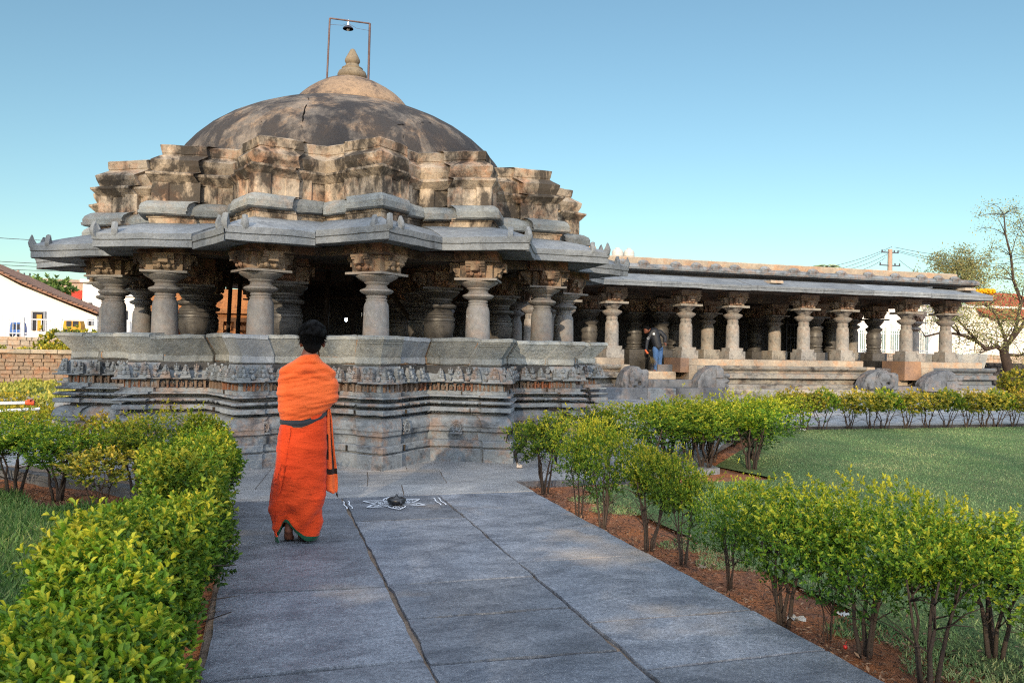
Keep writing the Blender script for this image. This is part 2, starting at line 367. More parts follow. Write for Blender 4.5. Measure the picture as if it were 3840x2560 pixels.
# floor, ceiling and beams
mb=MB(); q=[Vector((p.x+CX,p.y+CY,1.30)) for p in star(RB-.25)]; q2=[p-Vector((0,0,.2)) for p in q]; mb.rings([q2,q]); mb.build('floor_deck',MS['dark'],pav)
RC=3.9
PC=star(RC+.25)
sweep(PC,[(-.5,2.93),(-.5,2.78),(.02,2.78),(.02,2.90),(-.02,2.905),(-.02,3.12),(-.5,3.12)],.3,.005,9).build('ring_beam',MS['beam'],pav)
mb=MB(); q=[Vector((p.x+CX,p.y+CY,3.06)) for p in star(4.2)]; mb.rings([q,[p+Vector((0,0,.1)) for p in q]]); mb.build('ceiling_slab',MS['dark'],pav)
# eave slabs
PE=star(5.02)
pe=[(-1.05,3.0),(-.97,2.955),(-.5,2.90),(-.02,2.855),(-.008,2.86),(-.008,2.935),(-.02,2.945),(0,2.955),(.004,3.03),(-.02,3.045),(-.3,3.16),(-.62,3.265),(-.9,3.30)]
for i in range(32):
    dz=random.uniform(-.012,.012); seg(PE,i,i+1,pe,jit=.008,dz=dz+(.01 if i%4 in(0,3) else 0),seed=i,gap=.005,step=.14,tilt=random.uniform(-.01,.01)).sag().build('eave_slab',MS['eave'],pav)
def horn(w=.035,h=.19):
    m=MB(); pr=[(-.16,0),(-.02,0),(.0,.03),(.012,.085),(.0,.125),(-.03,h),(-.055,.125),(-.08,.075),(-.12,.045)]
    a=[Vector((-w,y,z)) for y,z in pr]; b=[Vector((w,y,z)) for y,z in pr]; c=[Vector((0,y*1.04+.012,z*1.05)) for y,z in pr]; m.rings([a,c,b]); return m
HN=horn()
for k in list(range(-5,6)):
    i=(2*k)%32; T=PE[i]; o=MB()
    d0=T.normalized(); add_local(o,HN,Vector((T.x+CX,T.y+CY,2.99))+Vector((d0.x,d0.y,0))*.0,Vector((-d0.y,d0.x,0)),Vector((d0.x,d0.y,0)))
    for A in (PE[i-1],PE[(i+1)%32]):
        dr=(A-T).normalized(); nr=Vector((dr.y,-dr.x)); nr=nr if nr.dot(T)>0 else -nr; p=T+dr*.26
        add_local(o,HN,Vector((p.x+CX,p.y+CY,2.99)),Vector((-nr.y,nr.x,0)),Vector((nr.x,nr.y,0)))
    o.jitter(.006,14); o.sag(); o.build('eave_horn',MS['eave'],pav,40)
# stepped roof
PT=stepstar(4.25,.52,.085)
sweep(PT,[(-.14,3.22),(-.12,3.33),(-.10,3.335),(-.10,3.39)],.3,.006,4).sag().build('roof_neck',MS['brick'],pav)
pk=[(-.3,3.37),(-.03,3.37),(0,3.385),(.004,3.42),(-.012,3.425),(-.008,3.47),(-.03,3.52),(-.085,3.565),(-.16,3.585),(-.3,3.59)]
for k in range(16):
    b=6*k
    seg(PT,b+1,b+5,pk,jit=.010,dz=random.uniform(-.01,.012),seed=k,gap=.004,step=.11).sag().build('cornice_block',MS['roofgrey'],pav)
    for i,j in ((b+5,b+6),(b,b+1)): seg(PT,i,j,pk,jit=.012,dz=random.uniform(-.02,.0),dout=-.01,seed=k+50,gap=.004,step=.11).sag().build('cornice_block',MS['roofgrey'],pav)
def flutes(P,z0,z1,d,step=.15,seed=0):
    mb=MB(); Q=offs(P,d); n=len(P); r0=[];r1=[]
    for i in range(n):
        A,B=Q[i],Q[(i+1)%n]; t=B-A; L=t.length; t.normalize(); nr=Vector((t.y,-t.x)); c=max(1,int(L/step)); 
        if L<.12: r0.append(A); continue
        for j in range(c):
            w=L/c; o=.018 if j%2==0 else -.004
            o+=random.uniform(-.008,.008)
            r0.append(A+t*(j*w+.012*(j>0))+nr*o); r0.append(A+t*((j+1)*w-.004)+nr*o)
    ra=[Vector((p.x+CX,p.y+CY,z0)) for p in r0]; rm=[Vector((p.x+CX,p.y+CY,(z0+z1)/2)) for p in r0]; rb=[Vector((p.x+CX,p.y+CY,z1)) for p in r0]
    mb.rings([ra,rm,rb]); mb.jitter(.008,6,seed); return mb
flutes(PT,3.55,3.84,-.165,.2).sag().build('fluted_band',MS['brick'],pav)
sweep(PT,[(-.3,3.80),(-.16,3.81),(-.14,3.835),(-.085,3.90),(-.07,3.915),(-.07,3.945),(-.11,3.955),(-.17,3.975),(-.16,4.0),(-.135,4.06),(-.125,4.125),(-.15,4.145),(-.22,4.19),(-.255,4.215),(-.26,4.235),(-.25,4.24),(-.235,4.355),(-.26,4.37),(-.5,4.40),(-.75,4.41)],.14,.013,12).sag().build('stepped_roof',MS['brick'],pav)
# dome, cap, finial
mb=MB(); dp=[(3.3,4.15)]+[(3.006*(1-t**1.975)**(1/1.975),4.043+1.851*t) for t in (.12,.2,.3,.4,.5,.6,.7,.78,.85,.9,.94,.97,.985)]
mb.lathe([(r,z) for r,z in dp],64,(CX-.08,CY-.02,0)); mb.jitter(.018,.9); mb.build('dome',MS['dome'],pav,180)
mb=MB(); mb.lathe([(1.12,5.70),(1.08,5.80),(1.02,5.88),(.93,5.98),(.82,6.08),(.68,6.18),(.52,6.275),(.38,6.335),(.26,6.375),(.12,6.4)],40,(CX,CY,0)); mb.jitter(.012,2); mb.build('dome_cap',MS['cap'],pav,180)
mb=MB(); mb.lathe([(.22,6.36),(.26,6.40),(.265,6.45),(.24,6.51),(.19,6.545),(.185,6.55),(.19,6.575),(.165,6.59),(.14,6.6),(.125,6.615),(.12,6.64),(.105,6.65),(.12,6.67),(.137,6.705),(.135,6.73),(.115,6.775),(.075,6.85),(.045,6.91),(.025,6.93),(.0,6.935)],24,(CX,CY,0)); mb.build('finial',stone('finial_plaster','91836e','766b5b','433c32',.40,(2,2,1),3,None,0,50,.004,.85,.1,.1,.15),pav,50)
# cracks on the dome (open fissures with black inside)
crk=plain('crack_black','141210',.95,.05)
def crack(pts,w=.02):
    Y=None; P=[]
    for x,y in pts:
        # ray against dome profile of revolution, stepping
        d=ray(x,y); hit=None; t=10.
        while t<16:
            p=Vector((0,0,EYE))+d*t; r=math.hypot(p.x-CX+.08,p.y-CY+.02)
            zz=None
            for (ra,za),(rb,zb) in zip(dp,dp[1:]):
                if rb<=r<=ra: zz=za+(zb-za)*(ra-r)/(ra-rb)
            if zz is not None and p.z<=zz+.0: hit=p; break
            t+=.01
        if hit: P.append(hit)
    Q=[]
    for a,b in zip(P,P[1:]):
        for k in range(5): 
            v=a.lerp(b,k/5); w3=noise.noise_vector(v*7)*.03; Q.append(v+w3)
    if len(Q)>3:
        mb=MB(); mb.tube(Q,w,n=5,rs=[w*(.5+.8*abs(noise.noise(q*5))) for q in Q]); mb.build('dome_crack',crk,pav)
D4=lambda L:[(600+.5952*a,100+.5952*b) for a,b in L]
crack(D4([(935,440),(925,500),(905,560),(895,630),(885,715)]),.012)
crack(D4([(1290,598),(1370,600),(1430,632),(1520,620),(1620,622),(1650,603),(1720,612)]),.011)
crack(D4([(1525,670),(1535,710),(1550,760)]),.008); crack(D4([(700,530),(660,575),(635,615)]),.008)
# vertical fissure down the stepped roof
mb=MB(); pts=[]
for a,b in [(1522,765),(1528,860),(1532,930),(1540,1000),(1545,1080),(1560,1190)]:
    pts.append((600+.5952*a,100+.5952*b))
# ------------------------------------------------------------ columns
def col_outer():
    m=MB(); m.box(-.22,.22,-.22,.22,1.30,1.46)
    m.lathe([(.19,1.46),(.182,1.50),(.178,1.7),(.172,1.95),(.168,2.08),(.160,2.12),(.143,2.15),(.138,2.16),(.145,2.17),(.145,2.185),(.128,2.19),(.128,2.20),(.14,2.21),(.14,2.225),(.13,2.235),(.16,2.25),(.20,2.265),(.226,2.29),(.22,2.31),(.16,2.335),(.14,2.35),(.145,2.362),(.13,2.37),(.145,2.385),(.165,2.40),(.165,2.41),(.2,2.43),(.26,2.465),(.285,2.485),(.285,2.50),(.2,2.505)],28)
    m.box(-.30,.30,-.30,.30,2.505,2.535)
    return m
def bracket(s=1.,z=2.535):
    m=MB(); m.box(-.23,.23,-.23,.23,z,z+.22)
    pr=[(.0,.0),(.2,.0),(.245,.015),(.29,.05),(.285,.075),(.325,.09),(.355,.125),(.35,.15),(.385,.155),(.385,.18),(.40,.185),(.40,.225),(0,.225)]
    for q in range(4):
        R=Matrix.Rotation(q*pi/2,3,'Z'); a=[R@Vector((x,-.135,z+zz)) for x,zz in pr]; b=[R@Vector((x,.135,z+zz)) for x,zz in pr]; m.rings([a,b])
        for sy in (-.06,.06):
            v=MB(); v.sphere((.305,sy,z+.06),(.03,.035,.035),7,5); m.add([R@Vector(p) for p in v.v],v.f)
        v=MB(); v.box(.37,.41,-.06,.06,z+.10,z+.2,taper=.004); m.add([R@Vector(p) for p in v.v],v.f)
    m.box(-.33,.33,-.33,.33,z+.225,z+.245); m.box(-.31,.31,-.31,.31,z+.245,z+.40)
    return m
co=col_outer().mesh('column',MS['column'],35); bk=bracket(); bk.jitter(.006,9); bko=bk.mesh('bracket',MS['bracket'])
def put_col(me,bme,x,y,rz,parent,name='column',z=0,sc=None):
    c=link(name,me,parent,(x,y,z),rz,sc); 
    if bme is not None: link('bracket_capital',bme,c)
    return c
for k in range(16):
    a=-pi/2+k*pi/8; put_col(co,bko,CX+RC*cos(a),CY+RC*sin(a),a+pi/4,pav)
ci=MB(); ci.box(-.27,.27,-.27,.27,1.30,1.52)
ci.lathe([(.2,1.52),(.25,1.54),(.25,1.57),(.21,1.59),(.2,1.61),(.245,1.63),(.245,1.65),(.19,1.68),(.205,1.70),(.235,1.80),(.25,1.9),(.252,1.93),(.235,1.94),(.235,1.955),(.252,1.965),(.25,2.0),(.225,2.03),(.225,2.045),(.24,2.055),(.23,2.09),(.2,2.12),(.19,2.14),(.26,2.16),(.275,2.185),(.27,2.21),(.2,2.24),(.19,2.27),(.21,2.28),(.21,2.31),(.29,2.37),(.32,2.4),(.32,2.43),(.2,2.435)],28)
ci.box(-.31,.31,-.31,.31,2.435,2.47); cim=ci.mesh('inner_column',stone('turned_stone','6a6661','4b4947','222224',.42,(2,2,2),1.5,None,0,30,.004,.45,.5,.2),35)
for dx,dy in [(1.15,2.5),(2.5,1.15),(1.15,1.15)]:
    for sx in (1,-1):
        for sy in (1,-1): put_col(cim,bko,CX+sx*dx,CY+sy*dy,0,pav,'inner_column').children[0].location=(0,0,-.065)
# beams between inner columns
for q in (-2.5,-1.15,1.15,2.5):
    mb=MB(); mb.box(CX-3.1,CX+3.1,CY+q-.18,CY+q+.18,2.80+.003*q,3.04); mb.build('cross_beam',MS['beam'],pav)
# props and scaffold poles inside
wood=plain('prop_wood','2a221d',.8,.2)
mb=MB()
def atr(px,py,dist):   # point at forward distance
    d=ray(px,py); return Vector((0,0,EYE))+d*dist
for px,dist in ((884,13.2),(850,13.6)):
    pass
for i,(px,dd,py0) in enumerate(((888,14.0,1090),(852,14.4,1085),(1220,14.2,1050),(1318,15.5,1080),(1560,14.5,1040),(1215,13.4,1090))):
    p=atr(px,1250,dd); mb=MB(); mb.tube([(p.x,p.y,1.3),(p.x+.05,p.y,2.9)],.035,n=8); t=mb.build('prop_pole',wood); tag(t,['dark upright timber prop in the left bay, just left of a round column','dark timber prop standing by the orange-lit opening','slim dark prop right above the robed person\'s head','dark prop near the hanging lamp','dark prop right of the scratched column','slender dark prop in the middle bay behind the robed person'][i],'prop','timber props inside the pavilion')
mb=MB(); p=atr(1440,1060,14.); q=atr(1575,1250,14.); mb.tube([p,q],.04,n=8); tag(mb.build('brace_pole',wood),'dark diagonal brace pole inside the pavilion behind the scratched column','brace')
p=atr(1180,1117,13.8); q=atr(1420,1117,13.8); mb=MB(); mb.tube([p,q],.03,n=8); tag(mb.build('rail_pole',wood),'dark horizontal pole tied across the pavilion props','pole')
# lit bulb inside
lampm=Mat('bulb_glow').m; bs=lampm.node_tree.nodes['Principled BSDF']; bs.inputs['Emission Color'].default_value=(.75,.88,1,1); bs.inputs['Emission Strength'].default_value=25
p=atr(1298,1198,14.5); t=empty('hanging_bulb',p,'small lit white bulb hanging in the dark pavilion interior','light bulb')
mb=MB(); mb.sphere((0,0,0),(.022,.022,.035)); mb.build('glass_bulb',lampm,t); mb=MB(); mb.lathe([(.018,.03),(.02,.06),(.012,.09)],10); mb.tube([(0,0,.08),(0,0,1.25)],.004,n=4); mb.build('cord',wood,t)
# ------------------------------------------------------------ lamp frame on the dome
steel=plain('rusty_pipe','6a5450',.6,.4,nsc=14,amt=.5,metal=.2)
t=empty('lamp_frame',(CX,CY,6.0),'rusty pipe arch standing on the dome cap, carrying a shaded bulb','lamp frame')
L0=atr(1226,300,14.7); L1=atr(1237,69,14.7); R1=atr(1387,89,14.7); R0=atr(1381,312,14.7); o=Vector((CX,CY,6.0))
for nm,a,b,r in (('pipe_post',L0,L1,.017),('pipe_post',R0,R1,.021),('crossbar',L1,R1,.015)):
    mb=MB(); mb.tube([a-o,b-o],r,n=8); mb.build(nm,steel,t,60)
Mi=atr(1306,78,14.7)
t2=empty('pendant_lamp',Mi,'dark enamel lamp shade with a clear bulb hanging from the pipe arch','lamp')
mb=MB(); mb.lathe([(.012,-.19),(.09,-.145),(.055,-.10),(.02,-.085),(.0,-.084)][::1],20); 
mb=MB(); mb.lathe([(.092,-.155),(.086,-.14),(.05,-.105),(.022,-.09),(.022,-.088),(.055,-.101),(.09,-.136),(.096,-.155)],20); mb.build('lamp_shade',plain('dark_enamel','1d1a26',.35,.5),t2,60)
mb=MB(); mb.lathe([(.008,-.02),(.018,-.04),(.02,-.085),(.0,-.09)],10); mb.tube([(0,0,.02),(0,0,-.04)],.006,n=5); mb.build('lamp_holder',plain('white_ceramic','d0d4d8',.4,.5),t2,60)
mb=MB(); mb.sphere((0,0,-.155),(.03,.03,.038)); g=Mat('clear_glass',.05,.5); g.b.inputs['Transmission Weight'].default_value=.6; g.color(lin('c8ccd0')); mb.build('bulb',g.m,t2,180)
mb=MB(); mb.tube([L1.lerp(L0,.1)-Mi,Vector((-.1,0,-.10)),Vector((0,0,-.05)),Vector((.15,0,-.12)),R1.lerp(R0,.12)-Mi],.003,n=4); mb.build('wire',steel,t2)
# ------------------------------------------------------------ scratched writing
chalk=plain('scratched_stone','c4c6c6',.9,.1)
def text(s,pos,size,tdir,ndir,parent,mat=chalk,name='inscription',thick=.0015):
    c=bpy.data.curves.new('t','FONT'); c.body=s; c.size=size; c.extrude=thick; c.align_x='CENTER'; c.align_y='CENTER'; c.offset=-.004*size/.1; c.resolution_u=3
    o=bpy.data.objects.new('t',c); COL.objects.link(o); me=bpy.data.meshes.new_from_object(o.evaluated_get(bpy.context.evaluated_depsgraph_get())); bpy.data.objects.remove(o)
    td=Vector(tdir).normalized(); nd=Vector(ndir).normalized(); up=nd.cross(td); R=Matrix((td,up,nd)).transposed(); p=Vector(pos)
    for v in me.vertices:
        w=noise.noise_vector(v.co*25)*size*.05; v.co=R@(v.co+Vector((w.x,w.y,0)))+p
    me.materials.append(mat); me.name=name; return link(name,me,parent)
def surf_text(s,px,py,size,d):
    best=None
    for i in range(32):
        A,B=offs(PS,d)[i],offs(PS,d)[(i+1)%32]; r=ray(px,py); ax,ay=A.x+CX,A.y+CY; tx,ty=B.x-A.x,B.y-A.y; den=r.x*ty-r.y*tx
        if abs(den)<1e-6: continue
        k=(ax*ty-ay*tx)/den; q=(ax*r.y-ay*r.x)/den
        if k>0 and 0<=q<=1 and (best is None or k<best[0]): best=(k,Vector((tx,ty,0)).normalized(),r*k+Vector((0,0,EYE)))
    k,t,pos=best; nr=Vector((t.y,-t.x,0)); text(s,pos+nr*.006,size,t,nr,pav)
surf_text('SROMGARRA',1640,1541,.05,-.04); surf_text('S.B.SHJ',1660,1573,.05,-.05); surf_text('A.S.DORAI  11.5.1918',562,1472,.05,-.12); surf_text('CHAMU I.I',305,1456,.045,-.12)
surf_text('A RVELN',950,1476,.045,-.12); surf_text('1914',1460,1348,.04,-.185); surf_text('R',935,1548,.05,-.04)
def col_text(s,k,px,py,size):
    a=-pi/2+k*pi/8; c=Vector((CX+RC*cos(a),CY+RC*sin(a),0)); d=Vector((-c.x,-c.y,0)).normalized(); sd=Vector((-d.y,d.x,0)); r=ray(px,py); 
    p=c+d*.1745; t=(p.dot(d))/(r.dot(d)); P0=Vector((0,0,EYE))+r*t; o=(P0-c).dot(sd); o=max(-.12,min(.12,o)); P0.x,P0.y=(c+sd*o).x,(c+sd*o).y
    n=(d*math.sqrt(max(.0,.176**2-o*o))+sd*o); P0.x=c.x+n.x; P0.y=c.y+n.y; n.normalize(); text(s,P0+n*.004,size,Vector((0,0,1)).cross(n),n,pav)
col_text('H.P.R.S',0,1385,1180,.085); col_text('P.TG',0,1392,1216,.07); col_text('K.N',1,1745,1185,.07); col_text('DEEPA',3,2088,1218,.05)
# ============================================================ long pillared hall
hall=empty('pillared_hall',(0,0,0),'long low grey stone pillared hall with deep eave, standing behind the star pavilion','temple hall')
YB=25.0
def XA(px,Y=YB,py=1350): return at(px,py,Y).x
A=lambda x,y:(2200+.36985*x,920+.36985*y); B_=lambda x,y:(3000+.36985*x,920+.36985*y)
def extr(prof,x0,x1,name,mat,parent=hall,step=.3,jit=.006,seed=0):
    """profile of (y,z) extruded along X"""
    n=max(1,int((x1-x0)/step)); rs=[]
    for j in range(n+1):
        x=x0+(x1-x0)*j/n; rs.append([Vector((x,y,z)) for y,z in prof])
    mb=MB(); mb.rings(rs); mb.jitter(jit,2.2,seed); mb.jitter(jit*.6,9,seed); return mb.build(name,mat,parent)
basep=[(YB+1.2,-.05),(YB,-.05),(YB,.40),(YB+.03,.43),(YB+.22,.45),(YB+.24,.62),(YB+.02,.645),(YB,.66),(YB,.80),(YB+.03,.82),(YB+.16,.84),(YB+.18,.90),(YB+.10,.95),(YB+.04,.965),(YB+.03,.99),(YB+.0,1.0),(YB-.02,1.07),(YB+.03,1.09),(YB+.1,1.10),(YB+1.2,1.10)]
cop=[(YB+1.2,1.095),(YB+.07,1.095),(YB+.06,1.30),(YB+.1,1.32),(YB+1.2,1.32)]
x1a,x1b=XA(2349),XA(2583); x2a,x2b=XA(3252),XA(3455); xe=XA(3738)
extr(basep,6,x1a-.2,'base_moulding',MS['hallstone'],seed=1); extr(cop,6,x1a-.05,'coping_beam',MS['coping'],seed=1)
extr(basep,x1b+.75,x2a-.02,'base_moulding',MS['hallstone'],seed=2); extr(cop,x1b+.02,XA(3242),'coping_beam',MS['coping'],seed=2)
extr(basep,x2b+.55,xe,'base_moulding',MS['plinth'],seed=3); extr(cop,x2b+.02,XA(3688),'coping_beam',MS['coping'],seed=3)
def slab(x0,x1,y0,y1,z0,z1,name,mat,parent=hall,jit=.008,seed=0,bev=0.):
    mb=MB(); nx=max(1,int((x1-x0)/.35)); rs=[]
    b=.02
    for j in range(nx+1):
        x=x0+(x1-x0)*j/nx; rs.append([Vector((x,y,z)) for y,z in ((y1,z0),(y0,z0),(y0,(z0+z1)/2),(y0,z1-b),(y0+b,z1),((y0+y1)/2,z1),(y1-b,z1),(y1,z1-b))])
    mb.rings(rs); mb.jitter(jit,3,seed); mb.jitter(jit*.6,12,seed); return mb.build(name,mat,parent)
# entrance one: piers, steps
slab(x1b-.62+.3,x1b+.0,YB+.0,YB+1.2,.85,1.34,'pier',MS['sunpier'],seed=4)
slab(x1b+.0,x1b+.3,YB-.03,YB+1.1,.60,1.09,'pier',MS['coping'],seed=5); slab(x1b+.29,x1b+.76,YB-.01,YB+1.1,.4,1.085,'pier',MS['hallstone'],seed=15)
slab(x1b-.9,x1b-.33,YB+.55,YB+1.1,.85,1.10,'pier_block',MS['granite'],seed=6)
slab(x1a-.2,x1a+.1,YB-.05,YB+1.1,.44,1.10,'pier',MS['coping'],seed=7)
slab(x1a,x1b-.3,YB+.35,YB+2.2,.6,.86,'stair_step',MS['coping'],seed=8)
slab(x1a+.1,x1b+.5,YB-.35,YB+.4,.3,.60,'stair_step',MS['granite'],seed=9)
slab(XA(2200),XA(2425,24),YB-1.1,YB+.0,-.04,.36,'front_block',MS['granite'],seed=10); slab(XA(2425,24),XA(2530,24),YB-1.12,YB+.0,-.04,.355,'front_block',MS['plinth'],seed=11); slab(XA(2530,24),XA(2720,24),YB-1.1,YB,-.04,.36,'front_block',MS['granite'],seed=12)
slab(x1b+.5,x2a+.2,YB-.5,YB,-.04,.30,'base_step',MS['hallstone'],seed=13)
# entrance two
slab(x2a-.02,x2a+.32,YB-.03,YB+1.1,.40,1.10,'pier',MS['coping'],seed=14)
slab(x2b-.75,x2b+.0,YB+.02,YB+1.2,.62,1.33,'pier',MS['sunpier'],seed=16); slab(x2b,x2b+.56,YB-.02,YB+1.1,.4,1.09,'pier',MS['coping'],seed=17)
slab(x2a+.3,x2b-.3,YB+.35,YB+2.2,.4,.66,'stair_step',MS['coping'],seed=18); slab(x2a+.2,x2b+1.2,YB-.45,YB+.36,-.04,.40,'stair_step',MS['granite'],seed=19)
slab(XA(3340),XA(3392),YB+.7,YB+1.2,.66,1.05,'pier_block',MS['granite'],seed=20)
slab(x2b+.9,xe-.1,YB-.5,YB-.01,-.04,.26,'base_step',MS['hallstone'],seed=21)
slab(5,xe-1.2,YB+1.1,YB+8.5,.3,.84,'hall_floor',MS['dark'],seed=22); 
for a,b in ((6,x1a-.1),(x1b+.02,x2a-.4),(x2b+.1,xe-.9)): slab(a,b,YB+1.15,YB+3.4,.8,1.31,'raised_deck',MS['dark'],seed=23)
# columns
hc=MB(); hc.box(-.33,.33,-.33,.33,1.3,1.60); hc.box(-.275,.275,-.275,.275,1.6,1.72)
hc.lathe([(.25,1.72),(.25,1.74),(.238,1.76),(.236,2.3),(.228,2.50),(.21,2.56),(.185,2.60),(.2,2.615),(.2,2.635),(.185,2.645),(.2,2.66),(.205,2.70),(.19,2.715),(.175,2.74),(.25,2.79),(.34,2.87),(.35,2.90),(.33,2.93),(.22,2.975),(.19,3.0),(.22,3.03),(.24,3.04),(.235,3.06),(.3,3.11),(.335,3.145),(.335,3.16),(.2,3.17)],28)
hc.box(-.43,.43,-.43,.43,3.17,3.245); hcm=hc.mesh('column',MS['hallcol'],35)
hb=MB()
for v in [bracket()]:
    hb.add([(x*1.25,y*1.25,(z-2.535)*1.25+3.245) for x,y,z in v.v],v.f)
hb.jitter(.008,7); hbm=hb.mesh('bracket',MS['hallcap'])
for i,px in enumerate((2294,2571,2747,3013,3159,3398,3545)):
    X=at(px,1250,26).x; put_col(hcm,hbm,X,26,0,hall,'column',z=.0)
for px in (2120,1990): put_col(hcm,hbm,at(px,1250,26).x,26,0,hall,'column')
hi=MB(); hi.box(-.36,.36,-.36,.36,.84,1.62)
hi.lathe([(.28,1.62),(.33,1.64),(.33,1.68),(.27,1.70),(.30,1.73),(.30,1.77),(.25,1.79),(.30,1.86),(.30,1.9),(.27,1.92),(.3,2.05),(.31,2.2),(.29,2.22),(.29,2.24),(.31,2.26),(.30,2.4),(.27,2.47),(.24,2.5),(.3,2.56),(.34,2.62),(.33,2.66),(.24,2.72),(.22,2.76),(.25,2.78),(.33,2.88),(.38,2.95),(.38,2.99),(.3,3.0)],26)
hi.box(-.42,.42,-.42,.42,3.0,3.06); him=hi.mesh('inner_column',bpy.data.materials['turned_stone'],35)
hp=MB(); hp.box(-.36,.36,-.36,.36,.84,1.66); hp.lathe([(.26,1.66),(.255,1.7),(.25,2.5),(.22,2.6),(.2,2.66),(.33,2.76),(.33,2.8),(.2,2.88),(.25,2.92),(.38,3.0),(.38,3.03),(.2,3.05)],24); hp.box(-.42,.42,-.42,.42,3.05,3.1); hpm=hp.mesh('inner_column',MS['hallcol'],35)
def hin(px,py,Y,me): put_col(me,hbm,at(px,1250,Y).x,Y,0,hall,'inner_column').children[0].location=(0,0,-.16)
for px,Y,me in ((2210,28.3,him),(2378,29.2,him),(2478,28.4,him),(2528,30,him),(2653,28.6,hpm),(2905,28.8,hpm),(3055,28.2,him),(3116,30,him),(3277,28.3,him),(2530,31,him),(2830,31,him),(3196,30,hpm),(3425,30.5,hpm)): hin(px,0,Y,me)
# beam, eave, frieze, roof wall
XL,XR=4.0,XA(3721,YB-.6)
bx=XR-.8
extr([(25.7,3.74),(25.7,4.06),(26.35,4.06),(26.35,3.74)],4,bx,'lintel_beam',MS['beam'],seed=4)
extr([(28.2,3.55),(28.2,3.9),(28.8,3.9),(28.8,3.55)],4,bx,'lintel_beam',MS['beam'],seed=5)
mb=MB(); mb.box(bx-.6,bx,25.72,33,3.745,4.05); mb.build('lintel_beam',MS['beam'],hall)
slab(4,bx,26.3,33.5,4.04,4.2,'ceiling_slab',MS['dark'])
ep=[(26.6,4.06),(25.8,3.98),(24.55,3.72),(24.42,3.70),(24.40,3.71),(24.40,3.79),(24.415,3.80),(24.395,3.81),(24.395,3.88),(24.43,3.90),(24.9,4.02),(25.25,4.14),(25.5,4.2),(26.6,4.22)]
cuts=[4,8.6]+[XA(p,24.6) for p in (2326,2467,2620,2800,3072,3260,3474)]+[XR]
for i,(a,b) in enumerate(zip(cuts,cuts[1:])):
    dz=random.uniform(-.015,.015)
    o=extr([(y,z+dz) for y,z in ep],a+.004,b-.004,'eave_slab',MS['eave'],seed=30+i,jit=.01)
ep2=[(XR-(y-24.395),z) for y,z in ep]   # return eave on the right end
mb=MB(); rs=[]
for j in range(14):
    y=24.395+.0+ j*.7; rs.append([Vector((min(x,XR-.003) if j else x-(.0),max(y,24.40+(XR-x)) if j==0 else y,z-.002)) for x,z in ep2])
mb.rings(rs); mb.jitter(.008,3); mb.build('eave_slab',MS['eave'],hall)
yr=25.75; xr=XA(3660,yr)
extr([(yr+.35,4.15),(yr+.35,4.34),(yr+.1,4.36),(yr+.05,4.385),(yr-.12,4.40),(yr-.15,4.47),(yr-.11,4.54),(yr-.0,4.60),(yr+1,4.60),(yr+1,4.18)],4,xr,'roof_cornice',MS['plinth'],seed=6)
extr([(yr+.3,4.1),(yr+.3,4.37),(yr+.4,4.37),(yr+.4,4.1)],4,xr-.1,'roof_recess',MS['dark'],seed=61)
rw=[at(p[0],p[1],yr+.35) for p in (A(165,125),A(2163,232),B_(1600,318))]
rp=[(yr+.08,4.58),(yr+.06,4.80),(yr+.09,4.83),(yr+.35,4.83),(yr+1,4.83),(yr+1,4.5)]
extr(rp,4,XA(3591,yr),'roof_parapet',MS['coping'],seed=7)
kq=MB(); kq.sphere((0,-.03,.06),(.2,.15,.10),10,7); kq.box(-.2,.2,-.14,.14,-.1,.05); kq.jitter(.02,6); kme=kq.mesh('roof_knob',MS['plinth'])
x=9.
while x<xr-.6:
    link('roof_knob',kme,hall,(x,yr-.01,4.56),random.uniform(-.1,.1)); x+=random.choice((.78,.82,1.25))
for px,py in ((2905,1065),(3628,1092)):   # waterspouts
    p=at(px,py,24.9); slab(p.x-.25,p.x+.25,24.75,25.9,p.z+.02,p.z+.12,'waterspout',MS['coping'],seed=px); slab(p.x-.16,p.x+.16,24.9,25.6,p.z-.12,p.z+.02,'waterspout',MS['dark'],seed=px+1)
# back and inner walls with grilles
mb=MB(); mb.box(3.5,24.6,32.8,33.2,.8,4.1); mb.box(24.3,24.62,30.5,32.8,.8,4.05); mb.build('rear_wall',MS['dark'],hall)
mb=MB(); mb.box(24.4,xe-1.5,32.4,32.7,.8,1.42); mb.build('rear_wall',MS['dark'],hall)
grm=plain('grille_iron','3a3c42',.6,.4)
for px in (2800,2855,2985):
    p=at(px,1250,31.5); mb=MB()
    for k in range(6): mb.box(p.x-.5+k*.2,p.x-.47+k*.2,31.48,31.51,.85,2.9)
    for z in (.95,1.6,2.25,2.85): mb.box(p.x-.52,p.x+.55,31.46,31.50,z,z+.04)
    mb.box(p.x-.56,p.x-.5,31.44,31.52,.84,3.0); mb.box(p.x+.53,p.x+.59,31.44,31.52,.84,3.0); mb.build('grille',grm,hall)
# leaning parapet at the open right end
for a,b,dz in (((3440,3496,0)),((3502,3560,.02)),((3570,3688,.03))):
    xa,xb=XA(a,30.5),XA(b,30.5); mb=MB(); rs=[]
    for j in range(5):
        x=xa+(xb-xa)*j/4; rs.append([Vector((x,y,z)) for y,z in ((30.9,.9),(30.5,.9),(30.25,1.62+dz),(30.4,1.65+dz))])
    mb.rings(rs); mb.jitter(.015,3); mb.build('parapet_slab',MS['parapet'],hall)
slab(XA(3440,30.5),XA(3690,30.5),30.4,31.2,.0,.92,'base_moulding',MS['hallstone'],seed=40)
